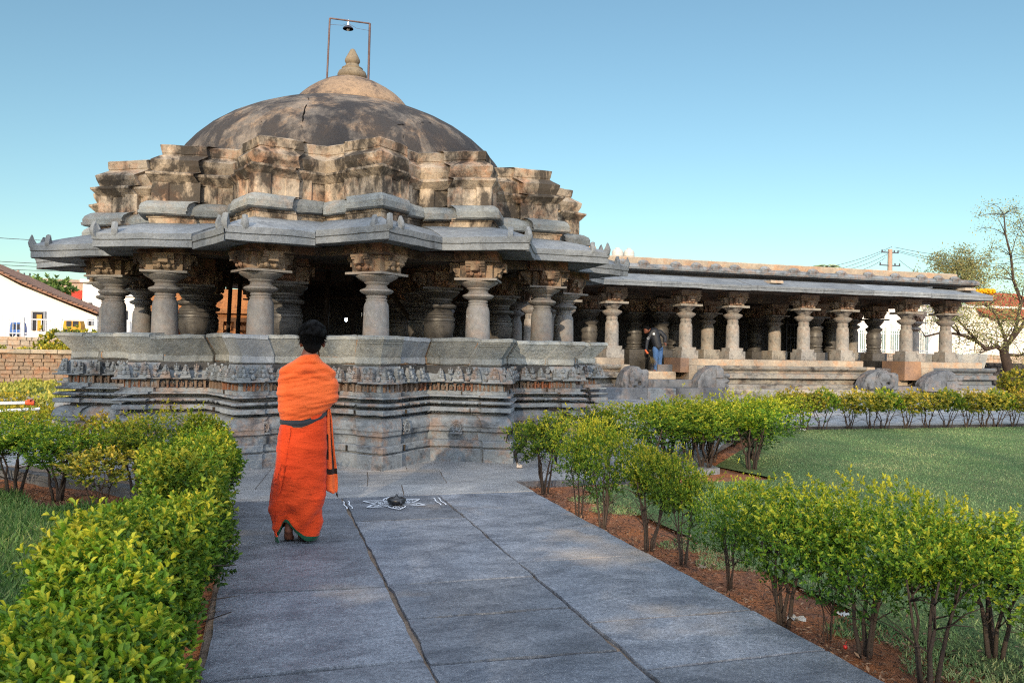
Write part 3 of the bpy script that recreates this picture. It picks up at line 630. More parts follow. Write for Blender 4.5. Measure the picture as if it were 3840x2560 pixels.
# steps' carved elephants
def eleph(x0,x1,z0,z1,Y,flip=1,kind=0):
    w=x1-x0; h=z1-z0; m=MB(); X=lambda u:x0+u*w
    pr=[(0,0),(1,0),(1,.80),(.93,.86),(.74,.86),(.66,.97),(.5,1.),(.36,.96),(.2,.8),(.07,.55),(.0,.25)]
    m.rings([[Vector((X(u),Y,z0+v*h)) for u,v in pr],[Vector((X(u),Y+.5,z0+v*h)) for u,v in pr]])
    m.sphere((X(.30),Y+.02,z0+h*.44),(w*.27,.13,h*.40),16,12); m.sphere((X(.60),Y-.02,z0+h*.62),(w*.17,.17,h*.27),16,12); m.sphere((X(.46),Y-.10,z0+h*.62),(w*.09,.05,h*.20),12,9)
    m.tube([(X(.68),Y-.08,z0+h*.62),(X(.74),Y-.14,z0+h*.42),(X(.72),Y-.16,z0+h*.22),(X(.64),Y-.14,z0+h*.12),(X(.59),Y-.12,z0+h*.22)],.085*w,.05*w,8)
    for u in (.14,.34,.52): m.tube([(X(u),Y-.02,z0+h*.35),(X(u+.02),Y-.08,z0+.03)],.085*w,.07*w,8)
    for q in (.30,.37,.44): m.tube([(X(q+.10),Y-.08,z0+h*.95),(X(q-.02),Y-.13,z0+h*.72),(X(q-.05),Y-.14,z0+h*.45),(X(q+.05),Y-.12,z0+h*.22)],.022,n=6)
    m.sphere((X(.68),Y-.17,z0+h*.72),(.035,.035,.035),8,6); m.tube([(X(.70),Y-.1,z0+h*.45),(X(.82),Y-.16,z0+h*.36)],.04,.015,6)
    m.box(X(.78),X(.98),Y-.05,Y+.3,z0,z0+h*.76)
    return m
def block(x0,x1,z0,z1,Y,cut=.3):
    m=MB(); w=x1-x0; h=z1-z0; pr=[(0,0),(1,0),(1,.42),(.93,.62),(.9,.66),(.86,.86),(.74,1.),(.52,.97),(.3,.84),(.12,.62),(.02,.40)]
    m.rings([[Vector((x0+u*w,Y,z0+v*h)) for u,v in pr],[Vector((x0+u*w,Y+.5,z0+v*h)) for u,v in pr]])
    m.box(x0+w*.6,x0+w*.97,Y-.07,Y+.2,z0,z0+h*.45); m.box(x0+w*.62,x0+w*.86,Y-.05,Y+.2,z0+h*.52,z0+h*.86)
    for k in range(3): m.sphere((x0+w*(.95+.02*k),Y-.02,z0+h*(.2+.2*k)),(w*.09,.12,h*.09),10,8)
    return m
specs=[((2330,2431),(1371,1466),24.2,1,0,'carved stone elephant guarding the steps just right of the star pavilion'),((2618,2725),(1369,1468),24.2,1,1,'worn rounded stone block on the right of the near steps'),
 ((3242,3368),(1386,1462),24.3,1,0,'grey stone elephant relief left of the far steps'),((3468,3598),(1389,1468),24.3,1,1,'broken stone balustrade block right of the far steps')]
for (a,b),(t,bt),Y,fl,kd,lab in specs:
    p=at(a,t,Y); q=at(b,bt,Y); m=eleph(p.x,q.x,q.z-.0,p.z,Y,fl) if kd==0 else block(p.x,q.x,q.z,p.z,Y)
    o=fused(m,'elephant_carving' if kd==0 else 'balustrade_block',MS['granite'],.018,None,1,post=lambda me:[setattr(v,'co',v.co+noise.noise_vector(v.co*6)*.018+noise.noise_vector(v.co*18)*.008) for v in me.vertices]); tag(o,lab,'stone elephant' if kd==0 else 'balustrade stone','stones flanking the hall steps')
# rear shrine behind the star pavilion
shr=empty('rear_shrine',(0,0,0),'dark closed shrine behind the star pavilion with a sunlit carved wall on its left','shrine')
mb=MB(); mb.box(CX-1.2,CX+3.4,CY+5.0,CY+12,0,3.3); mb.build('dark_wall',MS['dark'],shr)
mb=MB(); mb.box(CX-1.1,CX+2.1,CY+3.35,CY+3.6,1.29,2.77); mb.build('inner_wall',MS['dark'],shr)
sw=stone('sunlit_shrine_stone','c98d5c','b07448','6b452f',.36,(2,2,2),2,None,0,28,.012,.85,.1,.1)
mb=MB(); x0,x1=-2.6,0.2
for z0,z1,o in ((0,.5,0),(.5,.62,.14),(.62,.9,.05),(.9,1.0,.16),(1.0,1.2,.02),(1.2,2.1,.08),(2.1,2.2,.2),(2.2,2.3,.1),(2.3,2.42,.22),(2.42,2.9,.05)):
    mb.box(x0-o,x1+.3*o,21.2-o,22.4,z0,z1)
for i in range(8):
    x=x0+.2+i*.34; mb.box(x,x+.1,21.0,21.2,1.2,2.1); f=figure(.5); mb.add([(px+x+.2,py+21.12,pz+1.35) for px,py,pz in f.v],f.f); mb.box(x+.12,x+.28,21.02,21.2,1.9,2.0)
mb.jitter(.012,9); mb.build('carved_wall',sw,shr)
# ============================================================ ground
def gmat():
    m=Mat('earth',.95,.1); c=m.mix(m.ramp(m.noise(2.5,7,.7),.38,.62),lin('b9774f'),lin('856150')); c=m.mix(m.ramp(m.noise(22,6,.75),.52,.68),c,lin('4a382f')); c=m.mix(m.ramp(m.noise(70,3,.7),.6,.7),c,lin('9a7355'))
    m.color(c); m.bump(m.noise(18,8,.75),.05); m.bump(m.noise(90,4,.7),.01); return m.m
EARTH=gmat()
def lawnmat():
    m=Mat('turf',.95,.1); c=m.mix(m.ramp(m.noise(.8,6,.7),.35,.65),lin('6a8450'),lin('87905f')); c=m.mix(m.ramp(m.noise(7,6,.75),.5,.7),c,lin('7d7a55')); c=m.mix(m.ramp(m.noise(60,5,.8),.4,.6),c,lin('2f4428')); m.color(c); m.bump(m.noise(60,6,.8),.03); return m.m
TURF=lawnmat()
def poly_sheet(pts,z,mat,name,kind='structure',thick=0):
    mb=MB(); mb.add([(x,y,z) for x,y in pts],[tuple(range(len(pts)))]); o=mb.build(name,mat); o['kind']=kind; return o
def grid_sheet(x0,x1,y0,y1,z,step,mat,name,amp=.02,hole=None):
    nx=int((x1-x0)/step); ny=int((y1-y0)/step); mb=MB()
    vs=[]
    for j in range(ny+1):
        for i in range(nx+1):
            x=x0+(x1-x0)*i/nx; y=y0+(y1-y0)*j/ny; vs.append((x,y,z+noise.noise(Vector((x*1.3,y*1.3,0)))*amp+noise.noise(Vector((x*5,y*5,3)))*amp*.5))
    fs=[(j*(nx+1)+i,j*(nx+1)+i+1,(j+1)*(nx+1)+i+1,(j+1)*(nx+1)+i) for j in range(ny) for i in range(nx)]
    mb.add(vs,fs); o=mb.build(name,mat,None,180); o['kind']='structure'; return o
mb=MB(); mb.add([(-900,-300,-.14),(900,-300,-.14),(900,1500,-.14),(-900,1500,-.14)],[(0,1,2,3)]); o=mb.build('ground',EARTH); o['kind']='structure'
grid_sheet(2.7,18.5,1.0,14.75,-.075,.12,EARTH,'soil_bed',.03)
grid_sheet(-14,.1,.6,11.5,-.075,.14,EARTH,'soil_bed',.03)
# paving
def pavemat(name,a,b,dk):
    m=Mat(name,.5,.45); r=m.orand(); c=m.mix(m.ramp(m.noise(.9,5,.65,dist=.5),.35,.65),lin(a),lin(b))
    c=m.mix(m.math('MULTIPLY',m.ramp(m.noise(1.9,9,.8,(1,1.7,1),.4),.42,.62),.75),c,lin(dk))
    c=m.mix(m.math('MULTIPLY',m.ramp(m.noise(38,4,.85,(1,1,1)),.44,.58),.5),c,lin(dk)); c=m.mix(m.math('MULTIPLY',m.ramp(m.noise(90,3,.8),.6,.68),.5),c,lin('c4c6c8'))
    c=m.mix(m.math('MULTIPLY',m.ramp(m.noise(.55,4,.6),.56,.7),.5),c,lin('b9a48c'))
    vm=m.N.new('ShaderNodeVectorMath'); vm.operation='SCALE'; m.L.new(c,vm.inputs[0]); m.L.new(m.ramp(m.attr('slab'),0,1,.78,1.16),vm.inputs['Scale']); c=vm.outputs[0]
    m.color(c); m.L.new(m.ramp(m.noise(3,6,.7),.35,.65,.36,.62),m.b.inputs['Roughness'])
    m.bump(m.math('ADD',m.noise(45,8,.8),m.math('MULTIPLY',m.noise(6,4,.6),2)),.011); return m.m
PAVE=pavemat('slate_paving','868b94','6c737e','343a46'); PAVE2=pavemat('apron_paving','a2a19f','919294','6b6d72')
MUD=stone('joint_mud','8a7a6c','746658','4a4038',.4,(1,1,1),3,None,0,30,.012,.95,.1,0,.1)
pv=MB(); SLABS={}
def slab_poly(pts,z=0.,gap=.012,th=.06,mb=None,w=.008,seed=0):
    """paving stone with slightly wandering edges"""
    n=len(pts); pts=[Vector(p) for p in pts]; c=sum(pts,Vector((0,0)))/n; out=[]
    for i in range(n):
        a,b=pts[i],pts[(i+1)%n]; L=(b-a).length; k=max(1,int(L/.10))
        for j in range(k): out.append(a.lerp(b,j/k))
    o2=[]
    for p in out:
        d=(c-p).normalized(); q=p+d*gap; nn=noise.noise_vector(Vector((q.x*4,q.y*4,seed*7.3)))*w+noise.noise_vector(Vector((q.x*17,q.y*17,seed)))*w*.5; o2.append(Vector((q.x+nn.x,q.y+nn.y)))
    tz=random.uniform(-.004,.004); top=[Vector((p.x,p.y,z+tz)) for p in o2]; mid=[Vector((p.x+(p.x-c.x)*.004,p.y+(p.y-c.y)*.004,z+tz-.010)) for p in o2]; bot=[Vector((p.x,p.y,z-th)) for p in o2]
    g_=mb or pv; n0=len(g_.v); g_.rings([bot,mid,top]); SLABS.setdefault(id(g_),[]).extend([random.random()]*(len(g_.v)-n0))
def setslab(o,m):
    a=o.data.attributes.new('slab','FLOAT','POINT'); a.data.foreach_set('value',SLABS[id(m)])
def line_at(px1,py1,px2,py2,X):
    a=onz(px1,py1); b=onz(px2,py2); t=(X-a.x)/(b.x-a.x); return a.y+(b.y-a.y)*t
C6=lambda x,y:(800+.6378*x,1700+.6378*y); C7=lambda x,y:(1850+.846*x,1450+.846*y)
def joints(ls,xa,xb): return [(line_at(*p,*q,xa),line_at(*p,*q,xb)) for p,q in ls]
colsX=[(-.25,.80),(.80,1.80),(1.80,2.86)]
jl=[[(C6(0,1335),C6(1180,1220)),(C6(20,830),C6(990,785)),(C6(220,530),C6(860,508))],
    [(C6(1265,1240),C6(2352,1155)),(C6(1100,975),C6(2080,905)),(C6(1020,775),C6(1900,720)),(C6(835,400),C6(1480,375))],
    [(C7(730,1250),C7(1480,1165)),(C7(460,1045),C7(1140,990)),(C7(160,775),C7(690,740))]]
for ci_,((xa,xb),ls) in enumerate(zip(colsX,jl)):
    js=joints(ls,xa,xb); lo=(js[0][0]-1.5,js[0][1]-1.5); js=[(lo[0]-2.2,lo[1]-2.2),lo]+js+[(8.48,8.45)]
    for k,(a,b) in enumerate(zip(js,js[1:])): slab_poly([(xa,a[0]),(xb,a[1]),(xb,b[1]),(xa,b[0])],gap=.017,w=.015,seed=ci_*9+k)
o=pv.build('path',PAVE); o['kind']='structure'; setslab(o,pv)
mb=MB(); mb.add([(-.27,-4,-.02),(2.87,-4,-.02),(2.87,8.6,-.02),(-.27,8.6,-.02)],[(0,1,2,3)]); v=mb.v; 
o=mb.build('joint_fill',MUD); o['kind']='structure'
# a kerb side for the raised path
mb=MB(); mb.box(2.845,2.875,-4,8.5,-.12,-.03); mb.box(-.28,-.25,-4,8.5,-.12,-.03); o=mb.build('kerb',MUD); o['kind']='structure'
# apron round the pavilion: skewed large flags
ap=MB()
def apron(rows,xs0,skew,seed):
    for r,(y0,y1) in enumerate(rows):
        x=xs0+random.uniform(-.6,0); 
        while x<32:
            w=random.uniform(.9,2.2); 
            sk=skew*(y0-8.45); sk1=skew*(y1-8.45)
            x0a,x1a_,x0b,x1b_=x+sk,x+w+sk,x+sk1,x+w+sk1
            cx_=(x+w/2)+sk; 
            # lawns are left open
            inL=(cx_<-.2 and y1<lawnL(cx_)); inR=(cx_>2.8 and y1<=lawnR(cx_))
            if r==0:
                inR=x0a>2.75; x1a_=min(x1a_,2.87); x1b_=min(x1b_,2.87)
            else: x1a_=min(x1a_,max(4.95+(y0-9.15)/1.15,x0a+.2) if y0<14.7 else 99); x1b_=min(x1b_,max(4.95+(y1-9.15)/1.15,x0b+.2) if y1<14.9 else 99)
            if y1<14.5: x0a=max(x0a,8.05-y0); x0b=max(x0b,8.05-y1); inL=inL or x1a_-x0a<.15 or x1b_-x0b<.1
            if cx_>9.6 and y0<14.62: inR=True
            if not inL and not inR and math.hypot(cx_-CX,(y0+y1)/2-CY)>3.2: slab_poly([(x0a,y0),(x1a_,y0+.0),(x1b_,y1),(x0b,y1)],gap=.007,mb=ap,w=.01,seed=seed+r)
            x+=w
def lawnL(x): return 8.45+max(0,min(6.5,(-.4-x)*1.0))
def lawnR(x): return 9.15 if x<4.9 else min(14.7,9.15+(x-4.9)*1.15)
ys=[8.47,9.15]; 
while ys[-1]<25: ys.append(ys[-1]+random.uniform(.8,1.3))
apron(list(zip(ys,ys[1:])),-16,.12,50)
o=ap.build('paving',PAVE2); o['kind']='structure'; setslab(o,ap)
def tri_fill(pts,name='paving',z=-.008,mat=PAVE2): return poly_sheet(pts,z,mat,name)
tri_fill([(-.3,8.5),(2.85,8.5),(2.85,9.12),(4.95,9.12),(10.0,14.76),(34,14.76),(34,26),(-20,26),(-20,15.6),(-6.9,15.2),(-.6,8.95)],mat=MUD,name='joint_fill')
# kerb stones beside the beds
mb=MB(); mb.box(2.87,4.97,9.10,9.17,-.12,-.005); mb.box(0,6.5,-.04,.04,-.12,0.0,tw=0) if 0 else None
o=mb.build('kerb',MS['granite']); o['kind']='structure'
mb=MB(); L=9.1; rs=[[Vector((-.55-t*6.3/8+dx,8.6+t*6.4/8+dx,z)) for dx,z in ((-.05,-.12),(.05,-.12),(.05,.03),(-.05,.03))] for t in range(9)]; mb.rings(rs); mb.jitter(.03,2); o=mb.build('kerb',MS['granite']); o['kind']='structure'
mb=MB(); mb.box(10.2,30,14.70,14.78,-.12,.0); o=mb.build('kerb',MS['dark']); o['kind']='structure'
q=MB(); slab_poly([(5.25,9.45),(5.9,9.65),(6.0,10.2),(5.6,10.3)],z=.0,mb=q,gap=0,th=.1); o=q.build('paving_slab',PAVE2); o['kind']='structure'
# ============================================================ vegetation (vectorised)
def leafmesh(name,pos,dirs,nrm,length,width,rnd,mat,fold=.25,simple=False):
    n=len(pos); d=dirs/np.linalg.norm(dirs,axis=1,keepdims=True); s=np.cross(nrm,d); s/= np.linalg.norm(s,axis=1,keepdims=True)+1e-9; u=np.cross(d,s)
    L=length[:,None]; W=width[:,None]
    if simple:
        V=np.stack([pos,pos+d*L*.45-s*W*.5+u*W*fold,pos+d*L,pos+d*L*.45+s*W*.5+u*W*fold],1); base=np.array([0,1,2,0,2,3]); nv=4; nf=2; fl=3
    else:
        V=np.stack([pos,pos+d*L*.35-s*W*.42+u*W*fold,pos+d*L*.72-s*W*.40+u*W*(fold+.05),pos+d*L-u*L*.10,pos+d*L*.72+s*W*.40+u*W*(fold+.05),pos+d*L*.35+s*W*.42+u*W*fold],1); base=np.array([0,1,2,3,0,3,4,5]); nv=6; nf=2; fl=4
    me=bpy.data.meshes.new(name); me.vertices.add(n*nv); me.vertices.foreach_set('co',V.reshape(-1).astype(np.float32))
    idx=(np.arange(n)[:,None]*nv+base[None,:]).reshape(-1); me.loops.add(len(idx)); me.loops.foreach_set('vertex_index',idx.astype(np.int32))
    me.polygons.add(n*nf); me.polygons.foreach_set('loop_start',(np.arange(n*nf)*fl).astype(np.int32)); 
    a=me.attributes.new('rnd','FLOAT','POINT'); a.data.foreach_set('value',np.repeat(rnd,nv).astype(np.float32)); me.materials.append(mat); me.update(calc_edges=True); me.polygons.foreach_set('use_smooth',np.ones(n*nf,dtype=bool)); return me
LEAF=foliage('duranta_leaf','29491b','5f841f','bab432',.35,.62)
LEAFY=foliage('duranta_leaf_yellow','3a561c','828427','c9ac36',.3,.5)
def shell_points(n,shape,inner=.62):
    """random points near the outer shell of a lumpy crown; shape(dir)->radius vec"""
    v=rng.normal(size=(n,3)); v/=np.linalg.norm(v,axis=1,keepdims=True); r=inner+(1-inner)*rng.random(n)**.6; return v*r[:,None],v,r
def crown(name,n_tw,per,rad,cz,boxy=2.,leaf=.04,mat=LEAF,lump=.16,seed=1,flat=.0,inner=.5,ylw=.5,bottom=-1.,simple=False,spray=.03,cone=0.):
    r=np.random.default_rng(seed); v=r.normal(size=(n_tw,3)); v/=np.linalg.norm(v,axis=1,keepdims=True); 
    v=v[v[:,2]>bottom]; n_tw=len(v)
    sup=(np.abs(v[:,0])**boxy+np.abs(v[:,1])**boxy+np.abs(v[:,2])**boxy)**(-1/boxy)
    k=r.normal(size=(9,3))*2.2; ph=r.random(9)*6.28; lum=1+lump*np.sin(v@k.T+ph).sum(1)/3
    rr=(inner+(1-inner)*r.random(n_tw)**.55)*sup*lum; rr=rr*np.where((r.random(n_tw)<.07)&(v[:,2]>-.1),r.uniform(1.08,1.38,n_tw),1); P=v*rr[:,None]*np.array(rad); P[:,:2]*=np.clip(1+cone*v[:,2:3],.5,1.2); P[:,2]+=cz
    D=v*np.array([1,1,.7])+np.array([0,0,.75])+r.normal(size=v.shape)*.35; D/=np.linalg.norm(D,axis=1,keepdims=True)
    pos=np.repeat(P,per,0); dd=np.repeat(D,per,0); m=len(pos); t=r.random(m)
    pos=pos+dd*(t[:,None]*spray*2.2); ang=r.random(m)*6.28; ref=np.tile(np.array([.31,.77,.2]),(m,1)); a=np.cross(dd,ref); a/=np.linalg.norm(a,axis=1,keepdims=True); b=np.cross(dd,a)
    out=a*np.cos(ang)[:,None]+b*np.sin(ang)[:,None]; ld=out*.8+dd*(.45+.6*t[:,None])+r.normal(size=(m,3))*.15; nr=dd+r.normal(size=(m,3))*.2
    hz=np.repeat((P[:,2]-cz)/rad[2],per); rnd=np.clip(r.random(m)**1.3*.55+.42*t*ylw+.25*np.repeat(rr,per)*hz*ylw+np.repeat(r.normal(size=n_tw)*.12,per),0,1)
    ln=leaf*(.6+.7*r.random(m)); return leafmesh(name,pos,ld,nr,ln,ln*.48,rnd,mat,simple=simple)
BARK=stone('bark','54473d','3b322d','2a2320',.4,(3,3,.6),3,None,0,40,.01,.9,.1,.2,.2)
def stems(seed,h,spread,n=4,r=.016,base=.05,twigs=14,topr=.35):
    rnd=random.Random(seed); mb=MB()
    for i in range(n):
        a=6.28*i/n+rnd.uniform(-.5,.5); b=(cos(a)*base*rnd.random(),sin(a)*base*rnd.random(),-.12); R=spread*rnd.uniform(.5,1.)
        pts=[Vector(b)]; 
        for k in range(1,6):
            t=k/5; pts.append(Vector((b[0]+cos(a)*R*t**1.3+rnd.uniform(-.02,.02),b[1]+sin(a)*R*t**1.3+rnd.uniform(-.02,.02),-.1+(h+.1)*t)))
        mb.tube(pts,r*rnd.uniform(.8,1.2),r*.4,6)
        for _ in range(twigs//n+1):
            p=pts[rnd.randint(2,4)]; q=p+Vector((rnd.uniform(-1,1)*topr,rnd.uniform(-1,1)*topr,rnd.uniform(.05,.28)))*.7; mb.tube([p,p.lerp(q,.5)+Vector((0,0,.02)),q],r*.35,r*.12,4)
    return mb.mesh('stems',BARK,180)
V=[]  # shrub prototypes: (stems mesh, crown mesh)
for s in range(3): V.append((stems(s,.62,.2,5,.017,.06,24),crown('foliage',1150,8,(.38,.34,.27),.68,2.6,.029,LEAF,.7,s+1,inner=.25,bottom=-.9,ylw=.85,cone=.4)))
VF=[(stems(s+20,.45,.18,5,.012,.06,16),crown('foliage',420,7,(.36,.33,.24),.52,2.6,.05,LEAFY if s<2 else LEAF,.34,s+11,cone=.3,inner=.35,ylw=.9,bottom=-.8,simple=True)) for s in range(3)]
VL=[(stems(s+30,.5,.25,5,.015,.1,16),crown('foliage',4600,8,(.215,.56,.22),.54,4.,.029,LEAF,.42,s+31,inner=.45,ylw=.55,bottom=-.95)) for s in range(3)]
def shrub(v,x,y,rz,s,label,group,name='shrub',mat=None,cat='shrub'):
    t=empty(name,(x,y,-.03),label,cat,group,rz); t.scale=(s[0],s[1],s[2]); a=link('stems',v[0],t); b=link('foliage',v[1],t)
    return t
g='golden shrubs edging the path'
rl=[((C7(215,465)),1,'shrub at the soil bed corner with the dog behind it',(1.15,1.1,1.05)),((C7(375,575)),2,'thin-stemmed shrub in orange soil, second from the bed corner',(.72,.7,.98)),((C7(480,620)),0,'shrub with two dark stems in bright orange soil',(.85,.85,1.05)),
 ((C7(680,715)),1,'broad many-stemmed shrub beside the path joint',(1.0,1.0,1.0)),((C7(825,785)),2,'slender shrub with one pale stem at the path edge',(.7,.75,.9)),((C7(1035,885)),0,'low shrub with sparse stems left of the big dark-stemmed one',(.62,.62,.78)),
 ((C7(1275,1050)),1,'large shrub with five long dark stems by the path',(1.05,1.0,1.03)),((C7(1640,1190)),0,'shrub with tight upright stems and wide green crown',(1.05,1.0,1.0)),((C7(1900,1320)),2,'tall forked-stem shrub near the bottom right corner',(1.05,1.0,1.06)),((C7(2200,1200)),1,'outermost large shrub at the right border of the picture',(1.1,1.1,1.0))]
for i,((px,py),vi,lb,sc) in enumerate(rl):
    p=onz(px,py,-.05); shrub(V[vi],p.x+.02,p.y,i*1.3,(sc[0]*.74,sc[1]*.74,sc[2]*(.84 if p.y>4.3 else .78)),lb,g)
p=onz(*C7(2150,1330),-.05); shrub(V[2],p.x+.35,p.y-.15,2.,(.8,.8,.6),'low leafy shrub filling the lower right corner',g)
p=onz(*C7(1485,1110),-.05); shrub(VF[2],p.x,p.y,2.,(.4,.4,.9),'tiny sapling with a few leaves between two big shrubs',g)
g='shrubs around the lawn corner'
bl=[(5.1,9.95,0,(1.25,1.2,1.05),'dark green dense shrub in the middle of the lawn corner group'),(5.9,10.5,1,(1.2,1.2,1.0),'round shrub behind the grey slab at the lawn corner'),(6.44,9.75,2,(1.1,1.1,1.05),'yellowish shrub standing alone at the lawn edge'),(7.05,10.6,0,(1.2,1.1,1.0),'bushy shrub behind the yellowish lawn-edge shrub'),
 (4.3,9.8,1,(1.0,1.0,1.0),'green shrub directly behind the soil bed corner'),(6.7,11.6,2,(1.3,1.2,1.02),'wide bright shrub before the first steps of the hall'),(7.8,12.4,0,(1.2,1.2,1.0),'shrub below the stone elephant\'s right side block'),(8.7,13.2,1,(1.2,1.2,1.0),'shrub at the bend where the far hedge begins'),(9.6,14.0,2,(1.1,1.1,1.0),'last shrub of the slanting hedge before the straight far row'),(5.9,11.1,0,(1.3,1.2,1.1),'shrub filling the gap behind the round lawn corner shrub'),(5.75,9.75,2,(1.25,1.15,.95),'low spreading shrub right behind the grey paving slab edge'),(6.35,10.6,1,(1.2,1.15,1.0),'shrub closing the hedge between the slab and the yellowish lawn-edge shrub')]
for i,(x,y,vi,sc,lb) in enumerate(bl): shrub(V[vi],x,y,i*1.9,(sc[0],sc[1],sc[2]*(.86 if y<11 else .72)),lb,g)
g='far hedge shrubs along the lawn'
fb=[10.45,10.99,11.4,12.1,12.65,13.05,13.58,14.19,14.72,15.31,15.75,16.2,16.61,17.2,17.8]
ords=['first','second','third','fourth','fifth','sixth','seventh','eighth','ninth','tenth','eleventh','twelfth','thirteenth','fourteenth','fifteenth']
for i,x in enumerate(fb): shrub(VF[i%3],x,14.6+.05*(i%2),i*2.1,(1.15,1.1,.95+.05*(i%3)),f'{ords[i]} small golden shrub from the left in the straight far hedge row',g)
g='clipped golden hedge left of the path'
hy=[1.35,2.15,2.95,3.8,4.65,5.5,6.35,7.2,8.05]
hn=['hedge plant at the bottom left corner, closest and blurred','second blurred hedge plant up from the bottom left','hedge plant with orange-yellow leaf tips over the path edge','hedge plant level with the second path joint','hedge plant in the middle of the clipped left row','hedge plant opposite the robed person\'s feet','hedge plant opposite the robed person\'s knees','second last hedge plant before the pavilion apron','last hedge plant of the left row, at the apron']
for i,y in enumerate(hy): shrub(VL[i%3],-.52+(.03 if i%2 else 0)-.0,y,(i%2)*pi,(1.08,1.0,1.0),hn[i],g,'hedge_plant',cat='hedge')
g='shrubs on the slanting left bed'
for i,(x,y,vi,sc,lb,VV) in enumerate([(-1.5,8.65,0,(.85,.85,.95),'thin open shrub with yellow leaves by the earth kerb',VF),(-1.2,9.25,2,(1.0,1.0,1.1),'small shrub close behind the end of the clipped hedge',V),(-1.94,9.2,1,(1.0,1.0,1.02),'shrub with a thick leaning trunk on red soil',V),(-2.47,9.62,2,(1.1,1.1,1.05),'shrub with several thin trunks left of the leaning one',V),(-3.05,10.15,0,(1.15,1.15,1.02),'leafy shrub at the left picture border behind the lawn',V),(-1.62,10.2,1,(1.0,1.0,1.2),'yellow crowned shrub nearest to the pavilion plinth',VF),(-3.9,10.9,2,(1.2,1.2,1.0),'shrub beyond the left border shrub, partly cut off',V)]): shrub(VV[vi],x,y,i*1.7,(sc[0],sc[1],sc[2]*.74),lb,g)
# grass: blades on the lawns
def grass(name,n,region,hmin,hmax,w,mat,seed,dens=None):
    r=np.random.default_rng(seed); P=region(r,n); m=len(P); h=(hmin+(hmax-hmin)*r.random(m)); D=np.stack([r.normal(size=m)*.7,r.normal(size=m)*.7,np.ones(m)],1)
    N=np.stack([r.normal(size=m),r.normal(size=m),np.zeros(m)+.2],1); k=np.sin(P[:,0]*1.9+1)*np.cos(P[:,1]*2.3)+np.sin(P[:,0]*5+P[:,1]*3)*.5
    rnd=np.clip(.45+.18*k+.25*r.normal(size=m),0,1); return link(name,leafmesh(name,P,D,N,h,h*0+w,rnd,mat,simple=True))
GR=foliage('grass_blade','52744a','7b9b66','b8b582',.35,.6); GR2=foliage('grass_blade_left','3b6130','618a44','a0a868',.35,.6)
def regR(ya,yb,xa,xb):
    def f(r,n):
        x=xa+(xb-xa)*r.random(n); y=ya+(yb-ya)*r.random(n); k=(x>3.45+.25*np.sin(y*3)+.15*np.sin(y*9))&((y<8.9)|((x>6.6)&(y<9.9+(x-5.9)*1.07)&(y<14.55))|((x>6.9)&(y<9.9))); 
        x,y=x[k],y[k]; return np.stack([x,y,np.full(len(x),-.07)],1)
    return f
for nm,n,reg,a,b,w,s in (('grass',90000,regR(2.5,6,3.1,8),.02,.065,.008,1),('grass',110000,regR(6,10,3.1,13),.02,.06,.011,2),('grass',130000,regR(10,14.6,5,18.5),.02,.055,.014,3)):
    o=grass(nm,n,reg,a,b,w,GR,s); tag(o,kind='stuff')
def regL(r,n):
    x=-6*r.random(n); y=1+9*r.random(n); k=(x<-1.15)&(y<7.9-(x+.9)*1.0+.25*np.sin(x*7))&(x>-6); x,y=x[k],y[k]; return np.stack([x,y,np.full(len(x),-.07)],1)
o=grass('grass',120000,regL,.04,.14,.012,GR2,5); tag(o,kind='stuff')
mb=MB(); mb.add([(3.55,1,-.045),(18.5,1,-.045),(18.5,14.5,-.045),(10.2,14.6,-.045),(6.1,10.1,-.045),(6.3,8.9,-.045),(3.55,8.7,-.045)],[(0,1,2,3,4,5,6)]); o=mb.build('lawn',TURF); o['kind']='structure'
mb=MB(); mb.add([(-1.2,1,-.045),(-1.2,7.9,-.045),(-4.5,11,-.045),(-14,11,-.045),(-14,1,-.045)],[(0,4,3,2,1)]); o=mb.build('lawn',TURF); o['kind']='structure'
# litter on the soil: dry leaves
def regS(r,n):
    x=2.9+1.0*r.random(n)*r.random(n)*1.3; y=2.6+6.4*r.random(n); return np.stack([x,y,np.full(n,-.045)],1)
r_=np.random.default_rng(9); P=regS(r_,2600); m=len(P); D=np.stack([r_.normal(size=m),r_.normal(size=m),r_.normal(size=m)*.25+.1],1); N=np.stack([r_.normal(size=m)*.3,r_.normal(size=m)*.3,np.ones(m)],1)
DRY=foliage('dry_leaf','2a1f19','5c4432','a5886a',.1,.8); o=link('leaf_litter',leafmesh('leaf_litter',P,D,N,.02+.03*r_.random(m),.008+.012*r_.random(m),r_.random(m),DRY,simple=True)); tag(o,kind='stuff')
x=-7*r_.random(3500); y=8-(x+.9)+.9*r_.random(3500)-.3; P=np.stack([x,y,np.full(3500,-.045)],1)[(x<-.9)]; m=len(P); D=r_.normal(size=(m,3))*np.array([1,1,.25]); N=r_.normal(size=(m,3))*.3+np.array([0,0,1]); o=link('leaf_litter',leafmesh('leaf_litter',P,D,N,.02+.03*r_.random(m),.008+.012*r_.random(m),r_.random(m),DRY,simple=True)); tag(o,kind='stuff')
